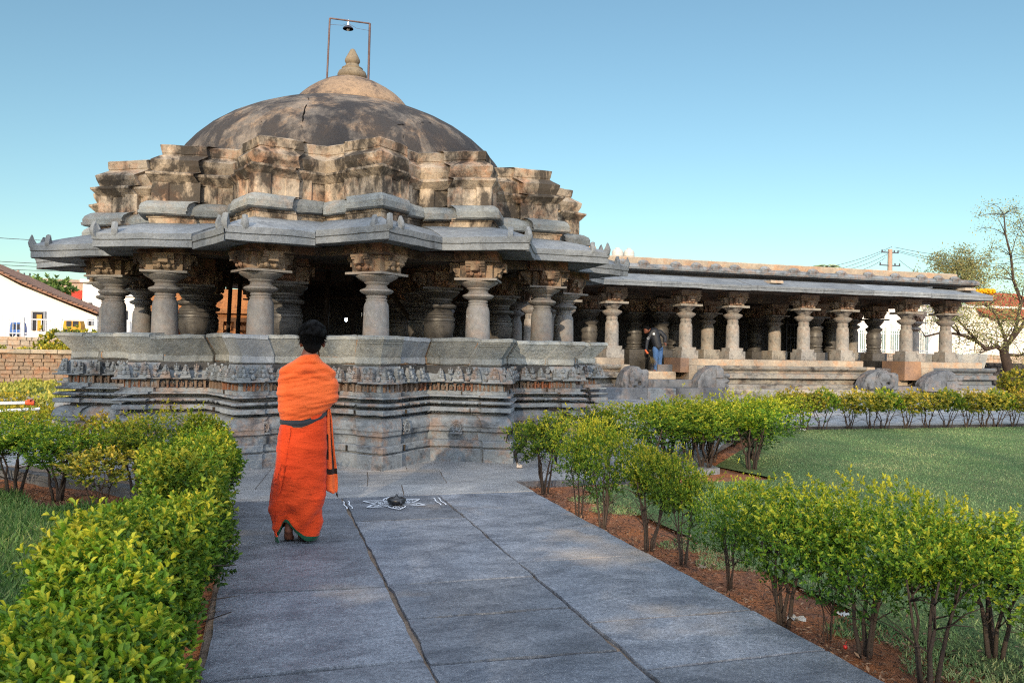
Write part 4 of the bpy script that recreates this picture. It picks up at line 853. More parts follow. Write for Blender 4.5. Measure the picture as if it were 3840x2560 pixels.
# paper litter
pw=plain('paper','c9c6c0',.8,.2)
def paper(px,py,s,lab,rz,mat=pw):
    p=onz(px,py,-.05); mb=MB(); n=6; vs=[[Vector((i/n*.5*s-.25*s,j/n*s*.8-.4*s,.012+abs(noise.noise(Vector((i*.6,j*.5,px))))*.35*s)) for i in range(n+1)] for j in range(n+1)]
    mb.add([v for r in vs for v in r],[(j*(n+1)+i,j*(n+1)+i+1,(j+1)*(n+1)+i+1,(j+1)*(n+1)+i) for j in range(n) for i in range(n)]); o=mb.build('paper_scrap',mat,None,180,(p.x,p.y,-.03),rz); tag(o,lab,'litter','paper scraps on the soil')
paper(*C7(1345,1055),.13,'torn white paper strip beside the big dark-stemmed shrub',.9); paper(*C7(925,818),.09,'folded brownish scrap near the path edge under slender shrub',.3,plain('kraft','8f7c6a')); paper(*C7(1370,198),.16,'white crumpled scrap on the lawn by the far hedge',.5); paper(*C7(1550,1035),.09,'small pale scrap further right on the dark soil',2.)
p=onz(*C7(1560,1168),-.05); mb=MB(); mb.sphere((0,0,.02),(.012,.012,.012),10,8); mb.tube([(0,0,.035),(.008,0,.05)],.002,n=5); tag(mb.build('fallen_berry',plain('berry_red','c2281e',.4,.5),None,180,(p.x,p.y,-.05)),'tiny bright red berry lying on dark soil','berry')
# ============================================================ background
def ang_x(px,Y): return at(px,1300,Y).x
WHITE=plain('whitewash','e8e4dc',.9,.1,nsc=.7,amt=.12,bd=.01); RED=stone('red_tiles','b55a3c','93452f','4e2a22',.3,(1,1,1),2,None,0,20,.03,.9,.1,.1); 
RUB=stone('rubble_wall','b79a80','94806e','4b4038',.36,(1,1,1),3,'b87248',.5,9,.05,.9,.2,.1); FEN=plain('fence_paint','b9bcc4',.6,.3); DKW=plain('dark_opening','2a2c33',.7,.3)
def rubble(x0,x1,y,z0,z1,name,label,rowh=.16,mat=None,th=.5,cap=True,seed=1,group=None):
    rnd=random.Random(seed); t=empty(name,((x0+x1)/2,y,z0),label,'stone wall',group); ox=(x0+x1)/2; mb=MB(); mb.box(x0-ox,x1-ox,.04,th,0,z1-z0); z=0
    while z<z1-z0-.02:
        h=min(rowh*rnd.uniform(.7,1.3),z1-z0-z); x=x0
        while x<x1:
            w=rnd.uniform(.18,.5); xx=min(x+w,x1); d=rnd.uniform(-.03,.025); mb.box(x-ox+.012,xx-ox-.012,d,.1,z+.008,z+h-.012,taper=.006); x+=w
        z+=h
    mb.jitter(.018,5,seed); mb.build('stonework',mat or RUB,t)
    if cap:
        c=MB(); x=x0
        while x<x1: w=rnd.uniform(.7,1.2); c.box(x-ox+.01,min(x+w,x1)-ox-.01,-.08,th+.05,z1-z0-.005,z1-z0+.13); x+=w
        c.jitter(.015,4,seed); c.build('coping_stones',MS['coping'],t)
    return t
YW=33.; zt=at(50,1323,YW).z
rubble(-17,ang_x(470,YW),YW,-.1,zt,'boundary_wall','low orange rubble wall with flat coping stones behind the left lawn',.13,seed=2)
YW2=37.; z2=at(50,1262,YW2).z
rubble(-19,ang_x(560,YW2),YW2,.3,z2,'boundary_wall','pale squared stone wall carrying the railing on the left',.22,MS['coping'],cap=False,seed=3)
# vegetation between walls, and golden hedge left
def leaf_strip(name,x0,x1,y0,y1,z0,z1,n,leaf,mat,seed,ylw=1):
    r=np.random.default_rng(seed); P=np.stack([x0+(x1-x0)*r.random(n),y0+(y1-y0)*r.random(n),z0+(z1-z0)*r.random(n)**.7],1); P[:,2]+=.12*np.sin(P[:,0]*2.3)+.06*np.sin(P[:,0]*7); D=r.normal(size=(n,3))+np.array([0,0,.8]); N=r.normal(size=(n,3)); ln=leaf*(.6+.8*r.random(n)); return leafmesh(name,P,D,N,ln,ln*.5,np.clip(r.random(n)*.6+.4*ylw*r.random(n)+.1,0,1),mat,simple=True)
o=link('creeper',leaf_strip('creeper',-18,ang_x(480,35),34.6,35.6,zt-.35,at(50,1302,35).z+.02,9000,.12,LEAFY,3)); tag(o,'golden creeper strip growing between the two left walls','creeper')
o=link('hedge',leaf_strip('hedge',-13,ang_x(175,17.)+.6,16.2,17.4,0,at(50,1475,17).z-.1,14000,.07,LEAFY,4)); tag(o,'golden clipped hedge crossing the left lawn before the pavilion corner','hedge')
o=link('grass',leaf_strip('grass',-20,ang_x(420,28),18.,32.8,-.1,.02,26000,.14,foliage('far_grass','6a8030','98993c','c2b455',.3,.6),5)); tag(o,kind='stuff')
mb=MB(); mb.add([(-40,17.6,-.07),(-2.5,17.6,-.07),(-2.5,33,-.07),(-40,33,-.07)],[(0,1,2,3)]); o=mb.build('lawn',TURF); o['kind']='structure'
# railing
t=empty('railing',(ang_x(0,YW2+.2),YW2+.2,z2),'pale metal railing on top of the left stone wall','railing'); o0=t.location.copy(); zr=at(50,1193,YW2+.2).z
for i,px in enumerate((-160,-40,84,225,358,480)):
    x=ang_x(px,YW2+.2)-o0.x; mb=MB(); mb.box(x-.06,x+.06,-.05,.05,-.05,zr-z2+.05); mb.build('post',FEN,t)
mb=MB(); xa,xb=ang_x(-200,YW2)-o0.x,ang_x(500,YW2)-o0.x
for z in (.12,zr-z2-.05): mb.box(xa,xb,-.02,.02,z,z+.05)
mb.build('rail',FEN,t); mb=MB(); x=xa
while x<ang_x(80,YW2)-o0.x: mb.box(x,x+.025,-.012,.012,0,zr-z2+.12); x+=.13
x=ang_x(130,YW2)-o0.x
while x<ang_x(215,YW2)-o0.x: mb.box(x,x+.03,-.012,.012,0,zr-z2-.05); x+=.16
for z in np.linspace(.2,zr-z2-.1,7): mb.box(ang_x(170,YW2)-o0.x,ang_x(213,YW2)-o0.x,-.01,.01,z,z+.03); 
mb.build('bars',FEN,t)
# gabled white house left
YH=42.
BRT=stone('old_tiles','a27a62','856453','4a3830',.35,(1,1,1),2,None,0,14,.03,.9,.1,.1)
hs=empty('white_house',(0,YH,0),'whitewashed house with a sloping tiled roof and dark doorway behind the left wall','house')
def hl(px,py,Y=YH): p=at(px,py,Y); return Vector((p.x,0,p.z))
a=hl(-420,860); b=hl(-420,1330); c=hl(358,1330); d=hl(358,1184); mb=MB()
pr=[hl(-420,1400),hl(362,1400),hl(362,1186),hl(80,1072),hl(0,1030),hl(-420,850)]
f1=[Vector((p.x,0,p.z)) for p in pr]; f2=[Vector((p.x,7,p.z)) for p in pr]; mb.rings([f1,f2]); mb.build('wall',WHITE,hs)
mb=MB(); pts=[hl(-440,832),hl(0,1022),hl(90,1066),hl(240,1128),hl(372,1178)]
for y0,y1,th in ((-.45,7.4,.10),):
    rs=[[Vector((p.x,y0,p.z)),Vector((p.x,y1,p.z)),Vector((p.x,y1,p.z+th)),Vector((p.x,y0,p.z+th))] for p in pts]; mb.rings(rs)
mb.build('roof',BRT,hs)
mb=MB(); 
for p,q in zip(pts,pts[1:]):
    n=max(2,int((q-p).length/.22))
    for k in range(n): v=p.lerp(q,k/n); mb.tube([(v.x,-.52,v.z+.10),(v.x,.4,v.z+.09)],.045,n=6)
mb.build('tile_ends',BRT,hs)
def rect(px0,py0,px1,py1,Y,dy,name,mat,parent,fr=None,th=.06):
    p,q=hl(px0,py1,Y),hl(px1,py0,Y); mb=MB(); mb.box(p.x,q.x,dy-th,dy,p.z,q.z); o=mb.build(name,mat,parent)
    if fr:
        m=MB(); w=.07; m.box(p.x-w,p.x,dy-.1,dy,p.z,q.z+w); m.box(q.x,q.x+w,dy-.1,dy,p.z,q.z+w); m.box(p.x,q.x,dy-.1,dy,q.z,q.z+w); m.build('frame',fr,o)
    return o
BL=plain('blue_grey_frame','8b8f96'); YEL=plain('yellow_panel','c9922c',.7,.3); BLU=plain('blue_paint','3563a8',.6,.4)
o=rect(125,1172,165,1238,YH,-.02,'door',DKW,hs,BL); rect(140,1180,160,1238,YH,-.1,'door_panel',YEL,o); rect(335,1202,344,1219,YH,-.02,'window',DKW,hs,BL)
# vehicles behind the railing
def van(px0,px1,py0,py1,Y,label,paint,name,cat):
    p,q=at(px0,py1,Y),at(px1,py0,Y); w=q.x-p.x; h=q.z-p.z; t=empty(name,(p.x,Y,p.z),label,cat); mb=MB()
    pr=[(0,.12*h),(w,.12*h),(w,.6*h),(.93*w,h*.9),(.85*w,h),(.15*w,h),(.03*w,.85*h),(0,.55*h)]; mb.rings([[Vector((x,0,z)) for x,z in pr],[Vector((x,.9,z)) for x,z in pr]]); mb.build('body',paint,t)
    m=MB(); m.box(.18*w,.46*w,-.02,.0,.5*h,.88*h); m.box(.54*w,.86*w,-.02,.0,.5*h,.88*h); m.build('window',DKW,t)
    for u in (.2,.8): m=MB(); m.tube([(u*w,-.05,.16*h),(u*w,.12,.16*h)],.16*h,n=14); m.build('wheel',DKW,t)
van(36,80,1208,1262,39.5,'blue vehicle half hidden behind the railing at the far left',BLU,'parked_van','van')
van(236,304,1198,1250,39.5,'yellow autorickshaw parked behind the railing before the white house',YEL,'parked_rickshaw','rickshaw')
# things on far left roofs
def bldg(px0,px1,py0,py1,Y,name,label,mat,depth=4,winds=(),cat='building',wmat=None,group=None):
    p,q=at(px0,py1,Y),at(px1,py0,Y); t=empty(name,(p.x,Y,0),label,cat,group); mb=MB(); mb.box(0,q.x-p.x,0,depth,0,q.z-.0); mb.build('wall',mat,t)
    mb=MB(); mb.box(-.15,q.x-p.x+.15,-.15,depth+.15,q.z+.003,q.z+.18); mb.build('roof_slab',mat,t)
    for (a,b,c,d) in winds:
        u,v=at(a,d,Y),at(b,c,Y); m=MB(); m.box(u.x-p.x,v.x-p.x,-.06,-.005,u.z,v.z); o=m.build('window',wmat or DKW,t); m=MB(); m.box(u.x-p.x-.06,v.x-p.x+.06,-.09,-.062,u.z-.1,u.z-.002); m.build('sill',BL,o)
    return t
bldg(130,352,1062,1130,60.,'stone_building','weathered flat-roofed stone building above the white house',MS['coping'],6,[(180,190,1078,1092),(250,262,1076,1088)])
bldg(308,420,1062,1180,58.,'white_building','plain white block rising behind the leftmost pillar',WHITE,6,[(332,346,1135,1150)])
mb=MB(); p,q=at(185,1112,57),at(288,1086,57); n=24; rs=[]
for j in range(n+1): x=p.x+(q.x-p.x)*j/n; dz=.04*(j%2); rs.append([Vector((x,57,q.z-1.0+dz)),Vector((x,60,q.z+.1+dz)),Vector((x,60,q.z+.05+dz)),Vector((x,57,q.z-1.05+dz))])
mb.rings(rs); sh=empty('tin_shed',(0,0,0),'shed with a bright red corrugated roof beyond the white house','shed'); mb.build('roof',plain('red_tin','d8432a',.6,.4),sh); mb=MB(); mb.box(p.x,q.x,57.2,60,0,q.z-1.0); mb.build('wall',plain('teal_wall','7fa79a'),sh)
o=link('green_bush',crown('green_bush',500,8,(2.,1.2,1.1),0,2.,.28,foliage('far_bush','46622f','66803c','8b9c52',.3,.6),.2,77,simple=True),None,tuple(at(128,1092,52)-Vector((0,0,.3)))); tag(o,'rounded green tree top between the tiled roof and red shed','tree')
o=link('yellow_bush',crown('yellow_bush',300,8,(1.25,.6,.6),0,2.,.16,LEAFY,.2,78,simple=True),None,tuple(at(262,1262,35.9)-Vector((0,0,.35)))); tag(o,'yellow-green bush spilling over the left wall beside the pavilion','bush')
# buildings seen between the pavilion pillars
bldg(440,650,1118,1270,48.,'white_building','white house front seen between the two leftmost pillars',WHITE,5,[(470,480,1165,1200),(500,512,1170,1200)]); 
# poles and wires
POLE=plain('pole_concrete','a58c7c',.8,.2); WIR=plain('wire_black','4a4c55',.6,.3)
def pole(px,py_top,py_bot,Y,label,arms,wires=(),r=.14):
    p=at(px,py_top,Y); t=empty('utility_pole',(p.x,Y,0),label,'utility pole'); mb=MB(); mb.tube([(0,0,0),(0,0,p.z)],r*1.4,r,8); mb.build('pole',POLE,t,60)
    for (dz,w) in arms:
        mb=MB(); mb.box(-w,w,-.05,.05,p.z+dz,p.z+dz+.1)
        for x in (-w*.95,w*.5,w*.95): mb.lathe([(.04,0),(.08,.05),(.05,.1),(.08,.15),(.0,.2)],8,(x,0,p.z+dz+.1))
        mb.build('crossarm',WIR,t)
    return t,p
t,p0=pole(3338,935,1040,62.,'concrete utility pole with three crossarms rising over the hall roof',[(-.35,.95),(-1.55,1.15),(-2.7,.7)],r=.2)
def wire(a,b,sag,label,r=.02,group='overhead wires'):
    mb=MB(); n=16; pts=[a.lerp(b,i/n)-Vector((0,0,sag*4*(i/n)*(1-i/n))) for i in range(n+1)]; mb.tube(pts,r,n=4); o=mb.build('overhead_wire',WIR); tag(o,label,'wire',group)
for i,((x1,y1),(x2,y2),s,lb) in enumerate([((3345,925),(2900,1022),.6,'topmost wire running left from the right utility pole'),((3325,938),(2950,1035),.6,'second wire sloping left from the right utility pole'),((3330,952),(3060,1020),.5,'third wire sloping left above the hall roof'),((3320,966),(3160,1020),.4,'lowest wire sloping left from the right utility pole'),
 ((3355,927),(3840,960),.5,'topmost wire running right from the utility pole to the tree'),((3370,940),(3840,985),.5,'second wire running right from the utility pole'),((3370,945),(3840,1002),.5,'third wire running right from the utility pole'),((3372,975),(3560,1055),.5,'steep wire dropping right behind the hall roof')]): wire(at(x1,y1,62),at(x2,y2,62),s,lb)
t,p1=pole(68,1012,1060,75.,'thin distant utility pole above the white house roof',[(-.5,.9),(-1.1,.5)],r=.1)
for i,(ya,yb,lb) in enumerate([(888,905,'uppermost wire crossing the left sky below the eave'),(976,990,'middle wire in the left sky'),(989,1000,'lower of the middle pair of wires in the left sky'),(1005,1012,'lowest long wire in the left sky')]): wire(at(-60,ya,55),at(620,yb,55),.15,lb,.018,'wires across the left sky')
# right side: white wall building, railing, stone wall
YR=48.
bldg(3130,4200,1175,1360,YR,'white_building','long sunlit white wall building behind the right end of the hall',WHITE,5,[],'building')
p,q=at(3700,1190,YR-1),at(3990,1108,YR-1); tr=empty('tiled_roof_house',(p.x,YR-1,0),'house gable with orange tiled roof behind the right tree','house'); mb=MB(); w=q.x-p.x
rs=[]
for j in range(40): x=w*j/39; dz=.05*(j%2); rs.append([Vector((x,-.6,p.z+dz)),Vector((x,4,q.z+.35+dz)),Vector((x,4,q.z+.25+dz)),Vector((x,-.6,p.z-.1+dz))])
mb.rings(rs); mb.build('roof',RED,tr); mb=MB(); mb.box(.1,w-.1,0,4,0,p.z); mb.build('wall',WHITE,tr)
YE=plain('cream_wall','d9d3a4',.9,.1)
bldg(3225,3400,1060,1250,58.,'cream_building','pale cream building seen through the open end of the hall',YE,4,[])
t=empty('railing',(ang_x(3200,43),43,1.2),'white picket railing seen through the hall\'s open right end','railing'); mb=MB(); o0=t.location.copy(); z0=at(3300,1320,43).z-1.2; z1=at(3300,1240,43).z-1.2
x=0; xb=ang_x(3480,43)-o0.x
while x<xb: mb.box(x,x+.05,-.02,.02,z0,z1); x+=.17
mb.build('pickets',plain('grey_green_paint','7b938c'),t); mb=MB(); mb.box(0,xb,-.03,.03,z0+.1,z0+.16); mb.box(0,xb,-.03,.03,z1-.2,z1-.14); mb.build('rail',FEN,t)
for px in (3205,3320,3400): mb=MB(); x=ang_x(px,43)-o0.x; mb.box(x,x+.3,-.1,.1,-1.2,z1+.25); mb.build('post',WHITE,t)
rubble(ang_x(3100,40),ang_x(4100,40),40,.0,at(3700,1330,40).z,'boundary_wall','pale brick-like retaining wall below the white wall on the right',.3,MS['coping'],cap=False,seed=6)
rubble(ang_x(3640,33),ang_x(4100,33),33.,-.05,at(3780,1362,33).z,'boundary_wall','dark mossy dry stone wall behind the right tree trunk',.2,stone('dark_rubble','5a5654','444244','1e1e20',.5,(2,2,2),2,None,0,12,.05,.9,.2,.2),seed=7,cap=False)
# water tanks on roofs
def tank(px,py0,py1,Y,wpx,label,mat):
    a,b=at(px,py1,Y),at(px,py0,Y); r=(at(px+wpx/2,py1,Y)-a).length; h=b.z-a.z; t=empty('water_tank',a,label,'water tank','water tanks on roofs'); mb=MB()
    pr=[(r,-1.2),(r,h*.1),(r*1.03,h*.12),(r,h*.16),(r,h*.34),(r*1.03,h*.37),(r,h*.4),(r,h*.62),(r*.98,h*.68),(r*.8,h*.84),(r*.4,h*.93)]; mb.lathe(pr,24); mb.build('tank_body',mat,t,40); mb=MB(); mb.lathe([(r*.42,h*.9),(r*.42,h*1.0),(r*.3,h*1.03)],20); mb.build('lid',mat,t,40)
TW=plain('tank_white','b5b4ae',.5,.4); TY=plain('tank_yellow','d99a1c',.45,.5)
tank(2315,930,975,60,40,'left of two white water tanks just above the hall roof',TW); tank(2358,932,976,60,38,'right of two white water tanks just above the hall roof',TW); tank(2217,915,950,58,32,'yellow water tank peeping over the star pavilion\'s right eave tip',TY)
# marigold garland bundle on the hall's eave tip
p=at(3690,1098,25.2); r_=random.Random(3); mb=MB()
for i in range(170):
    a=r_.uniform(0,6.28); rr=r_.random()**.5; mb.sphere((cos(a)*rr*.42,sin(a)*rr*.3,r_.uniform(-.12,.12)*(1-rr*.5)+.05),r_.uniform(.035,.06),6,5)
tag(mb.build('marigold_heap',plain('marigold','e0a010',.7,.2,nsc=12,amt=.4),None,180,(p.x,p.y,p.z)),'yellow marigold heap on the right eave tip of the hall','flowers')
# sprinkler/pipe at far left
p=at(0,1515,14.0); mb=MB(); mb.tube([(-1.0,0,0),(.35,.0,.02),],.024,n=8); o=mb.build('irrigation_pipe',plain('white_pvc','e4e6e8',.4,.4),None,60,(p.x,p.y,p.z)); tag(o,'white pvc pipe with orange tap at the far left','pipe'); mb=MB(); mb.tube([(.34,0,.02),(.46,0,.02)],.04,n=10); mb.box(.38,.42,-.09,.09,.05,.075); mb.build('tap',plain('orange_tap','e0582a',.4,.4),o,60)
p,q=at(0,1540,13.4),at(150,1532,13.4); mb=MB(); mb.tube([(0,0,0),(q.x-p.x,0,q.z-p.z)],.022,n=8); tag(mb.build('hose_pipe',plain('white_pvc2','d8dadc',.4,.4),None,60,p),'thin white pipe lying along the left hedge top','pipe')
# trees right
TL=foliage('feathery_leaf','5a6840','858c58','b3a96c',.35,.6)
def branchy(name,loc,trunk_pts,rads,limbs,leafclusters,n,leaf,label,mat=TL,seed=1):
    t=empty(name,loc,label,'tree'); mb=MB(); mb.tube(trunk_pts,0,rs=rads,n=10); mb.jitter(.03,3); mb.build('trunk',BARK,t,180)
    r=random.Random(seed); mb=MB(); tips=[]
    for L in limbs:
        pts=[Vector(p) for p in L[0]]; k=len(pts); mb.tube(pts,L[1],L[1]*.3,7)
        for j in range(int(L[2])):
            p=pts[r.randint(1,k-1)]; d=Vector((r.uniform(-1,1),r.uniform(-.8,.8),r.uniform(-.3,.9))).normalized()*r.uniform(.5,1.5)*L[3]; q=p+d*.5+Vector((0,0,.1)); e=p+d; mb.tube([p,q,e],L[1]*.25,.006,5); tips+= [q,e,p.lerp(e,.75)]
            for _ in range(3): e2=e+Vector((r.uniform(-1,1),r.uniform(-1,1),r.uniform(-.6,.8)))*.5*L[3]; mb.tube([e,e2],.012,.004,4); tips+= [e2,e.lerp(e2,.5)]
    mb.jitter(.03,2); mb.build('limbs',BARK,t,180)
    rg=np.random.default_rng(seed); T=np.array([tuple(v) for v in tips]+[tuple(c) for c in leafclusters]); idx=rg.integers(0,len(T),n); P=T[idx]+rg.normal(size=(n,3))*np.array([.26,.26,.2]); D=rg.normal(size=(n,3))+np.array([0,0,-.2]); N=rg.normal(size=(n,3)); ln=leaf*(.6+.8*rg.random(n)); link('crown',leafmesh('crown',P,D,N,ln,ln*.4,rg.random(n),mat,simple=True),t); return t
Y0=31.; b=at(3795,1475,Y0); base=Vector((b.x,Y0,0)); W=lambda px,py,dy=0.: at(px,py,Y0+dy)-base
trunk=[W(3795,1480),W(3790,1420),W(3778,1370),W(3765,1320),W(3770,1290)]
limbs=[([W(3775,1330),W(3740,1300),W(3700,1310),W(3660,1275,.3),W(3600,1255,.5),W(3540,1245,.6),W(3470,1262,.6)],.13,22,.9),([W(3770,1310),W(3770,1270),W(3750,1220),W(3735,1180),W(3700,1150)],.10,22,1.),([W(3660,1275,.3),W(3620,1230),W(3585,1190,.4),W(3570,1150)],.06,18,.9),
 ([W(3600,1255,.5),W(3560,1215),W(3500,1190,.4)],.05,12,.8),([W(3775,1300),W(3810,1230),W(3830,1130),W(3800,1050),W(3790,960),W(3770,880),W(3765,805)],.10,26,1.1),([W(3780,1290),W(3850,1200),W(3900,1080),W(3880,960),W(3860,900)],.12,30,1.3),([W(3780,1330),W(3830,1330),W(3880,1300)],.08,10,.9)]
branchy('acacia_tree',base,trunk,[.3,.26,.23,.2,.16],limbs,[],12000,.10,'tall feathery tree with bent trunk at the right border beyond the hall',seed=5)
Y0=44.; b=at(3560,1100,Y0); base=Vector((b.x,Y0,0)); limbs=[([Vector((0,0,3.5)),W(3550,1050),W(3535,1000),W(3530,960)],.05,14,1.),([Vector((0,0,3.5)),W(3600,1090),W(3645,1045),W(3652,1000)],.05,24,1.2),([Vector((0,0,3.5)),W(3590,1060),W(3570,1010)],.05,10,.9),([Vector((0,0,3.5)),W(3630,1100),W(3625,1060)],.05,14,1.2)]
branchy('young_tree',base,[Vector((0,0,0)),Vector((.1,0,2)),Vector((0,0,3.6))],[.16,.13,.1],limbs,[],9000,.15,'sparse young tree showing its wispy tips above the hall roof end',seed=8)
# palm top over the roof
p=at(3095,1015,70.); t=empty('palm_tree',(p.x,70,0),'pale palm crown just showing above the hall roof','palm tree'); mb=MB(); mb.tube([(0,0,0),(.1,0,p.z)],.2,.14,8); mb.build('trunk',BARK,t); rg=np.random.default_rng(4); P=[];D=[]
for k in range(18):
    a=k*2.4; 
    for j in range(46):
        s=j/46*2.0; el=.9-(.35*(k%3)); base_=np.array([cos(a)*s*cos(el),sin(a)*s*cos(el),s*sin(el)-.28*s*s]); 
        for sg in (-1,1): P.append(base_+np.array([.1,0,p.z])); D.append(np.array([-sin(a)*sg+cos(a)*.6,cos(a)*sg+sin(a)*.6,-.25]))
P=np.array(P);D=np.array(D);n=len(P); link('crown',leafmesh('crown',P,D,rg.normal(size=(n,3)),np.full(n,.7),np.full(n,.09),rg.random(n),foliage('palm_leaf','7d9066','9fb083','c2cba0',.4,.6),simple=True),t)
mb=MB(); mb.tube([at(2670,1000,40.),at(2669,975,40.)],.04,.008,5); tag(mb.build('antenna',WIR),'thin spike standing on the hall roof','antenna')
# golden shrubs at far right beyond the lawn
p=at(3810,1470,27); o=link('golden_bush',crown('golden_bush',700,8,(1.3,.8,.6),0,2.,.1,LEAFY,.2,79,simple=True),None,(p.x+.3,27,.45)); tag(o,'golden bush at the foot of the tree trunk on the right','bush')
# ============================================================ kolam, bowl
ck=Mat('chalk_powder',.95,.1); ck.color(lin('c3c8d0')); ck=ck.m
kp=onz(1478,1888); mb=MB()
def ribbon(pts,w=.0075):
    out=[]; P=[Vector(p) for p in pts]; n=len(P)
    for i,p in enumerate(P):
        d=(P[min(i+1,n-1)]-P[max(i-1,0)]); d.z=0; d.normalize(); s=Vector((-d.y,d.x,0))*w*(.6+.6*random.random()); out+=[p+s,p-s]
    mb.add(out,[(2*i,2*i+1,2*i+3,2*i+2) for i in range(n-1)])
zk=.009
for k in range(6):
    a=pi/6+k*pi/3; L=.33
    for sg in (1,-1):
        ribbon([(cos(a)*L*t+sg*-sin(a)*.085*sin(pi*t**.9)*(1),sin(a)*L*t+sg*cos(a)*.085*sin(pi*t**.9),zk) for t in np.linspace(.0,1,16)])
        ribbon([(cos(a)*L*t+sg*-sin(a)*.045*sin(pi*(t-.45)/.45),sin(a)*L*t+sg*cos(a)*.045*sin(pi*(t-.45)/.45),zk) for t in np.linspace(.45,.9,12)],.004)
    ribbon([(cos(a)*.22+.018*cos(q),sin(a)*.22+.018*sin(q),zk) for q in np.linspace(0,6.28,12)],.004)
    b=a+pi/3*2; 
    for r_k in (.16,.2): ribbon([Vector((cos(a),sin(a),0)).lerp(Vector((cos(b),sin(b),0)),t)*r_k+Vector((0,0,zk)) for t in np.linspace(0,1,10)],.004)
for sx in (-1,1):
    for o_ in (.0,.05): ribbon([(sx*(.43+o_)+.007*sin(t*9),-.2+.40*t,zk) for t in np.linspace(0,1,16)],.006)
tag(mb.build('chalk_drawing',ck,None,None,(kp.x,kp.y,0)),'white powder floor drawing of a six-petalled star on the path','chalk drawing')
bp=onz(1487,1894); pol=plain('black_stone','17181c',.28,.6,nsc=20,bd=.001); t=empty('oil_lamp_bowl',(bp.x,bp.y,.004),'small black stone bowl sitting in the middle of the chalk drawing','bowl')
mb=MB(); mb.lathe([(.05,0),(.06,.006),(.085,.025),(.094,.045),(.09,.062),(.07,.072),(.055,.07),(.05,.06),(.0,.055)],28); mb.build('bowl',pol,t,60); mb=MB(); mb.lathe([(.05,.06),(.045,.07),(.02,.078),(.012,.095),(.004,.11),(0,.112)],16); mb.build('knob',pol,t,60); mb=MB(); mb.tube([(.02,-.08,.045),(.025,-.1,.04),(.028,-.112,.03)],.02,.012,8); mb.build('spout',pol,t,60)
# ============================================================ lighting
SUNEL=rad(15); SD=Vector((.45,.89,-math.tan(SUNEL)))
sl=bpy.data.lights.new('sun','SUN'); sl.energy=3.3; sl.angle=rad(.6); sl.color=(1,.80,.55); so=bpy.data.objects.new('sun',sl); COL.objects.link(so); so.rotation_euler=SD.to_track_quat('-Z','Y').to_euler(); so.location=(-10,-20,20)
w=bpy.data.worlds.new('World'); S.world=w; w.use_nodes=True; nt=w.node_tree; sk=nt.nodes.new('ShaderNodeTexSky'); sk.sky_type='NISHITA'; sk.sun_disc=False; sk.sun_elevation=SUNEL; sk.sun_rotation=rad(206.8); sk.air_density=1.0; sk.dust_density=.6; sk.ozone_density=2.0
nt.nodes['Background'].inputs[1].default_value=.1
# bright high veil overhead and up-sun (added to lift the shade, out of view)
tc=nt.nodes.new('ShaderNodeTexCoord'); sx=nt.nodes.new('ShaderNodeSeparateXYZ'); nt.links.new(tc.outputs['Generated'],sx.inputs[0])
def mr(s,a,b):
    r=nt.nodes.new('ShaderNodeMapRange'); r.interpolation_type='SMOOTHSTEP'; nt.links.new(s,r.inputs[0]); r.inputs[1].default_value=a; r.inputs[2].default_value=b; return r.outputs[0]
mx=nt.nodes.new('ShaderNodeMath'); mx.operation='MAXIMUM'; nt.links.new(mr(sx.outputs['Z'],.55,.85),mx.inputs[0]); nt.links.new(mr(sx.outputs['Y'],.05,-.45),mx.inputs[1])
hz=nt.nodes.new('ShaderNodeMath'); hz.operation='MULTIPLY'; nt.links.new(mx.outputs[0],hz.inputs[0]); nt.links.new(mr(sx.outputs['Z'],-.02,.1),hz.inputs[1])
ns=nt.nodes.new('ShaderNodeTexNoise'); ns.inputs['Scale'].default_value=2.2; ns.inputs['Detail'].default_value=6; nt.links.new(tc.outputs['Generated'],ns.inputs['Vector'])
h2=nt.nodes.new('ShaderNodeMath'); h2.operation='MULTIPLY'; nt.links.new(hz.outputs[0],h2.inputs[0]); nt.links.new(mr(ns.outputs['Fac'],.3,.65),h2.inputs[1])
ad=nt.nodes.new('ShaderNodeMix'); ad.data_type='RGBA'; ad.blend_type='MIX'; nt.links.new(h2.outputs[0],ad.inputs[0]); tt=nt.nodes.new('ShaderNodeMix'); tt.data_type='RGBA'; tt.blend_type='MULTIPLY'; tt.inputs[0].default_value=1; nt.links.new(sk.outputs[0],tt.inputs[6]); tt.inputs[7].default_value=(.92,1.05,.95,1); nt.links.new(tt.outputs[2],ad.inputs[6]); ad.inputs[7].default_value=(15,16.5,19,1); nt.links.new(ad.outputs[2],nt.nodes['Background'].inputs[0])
S.view_settings.view_transform='Standard'; S.view_settings.look='None'; S.view_settings.exposure=.78; S.view_settings.gamma=1
# shade trees behind the camera (they throw the dappled shade)
SH=foliage('shade_leaf','2f4a1c','476428','5f7a34',.3,.5)
def shade_tree(x,y,h,rad_,n,label,seed,cz=None):
    t=empty('shade_tree',(x,y,-.1),label,'tree','shade trees behind the viewpoint'); mb=MB(); mb.tube([(0,0,0),(.2,.1,h*.4),(0,0,h*.8)],.4,.12,8)
    r=random.Random(seed)
    for _ in range(9): a=r.uniform(0,6.28); mb.tube([(0,0,h*r.uniform(.3,.5)),(cos(a)*rad_*.5,sin(a)*rad_*.5,h*.62),(cos(a)*rad_*.85,sin(a)*rad_*.85,h*r.uniform(.6,.85))],.13,.03,6)
    mb.build('trunk',BARK,t)
    link('crown',crown('crown',n,26,(rad_,rad_,(h*.97-1.2)/2),(h+1.5)/2,2.2,.42,SH,.16,seed,inner=.2,simple=True,spray=.6),t)
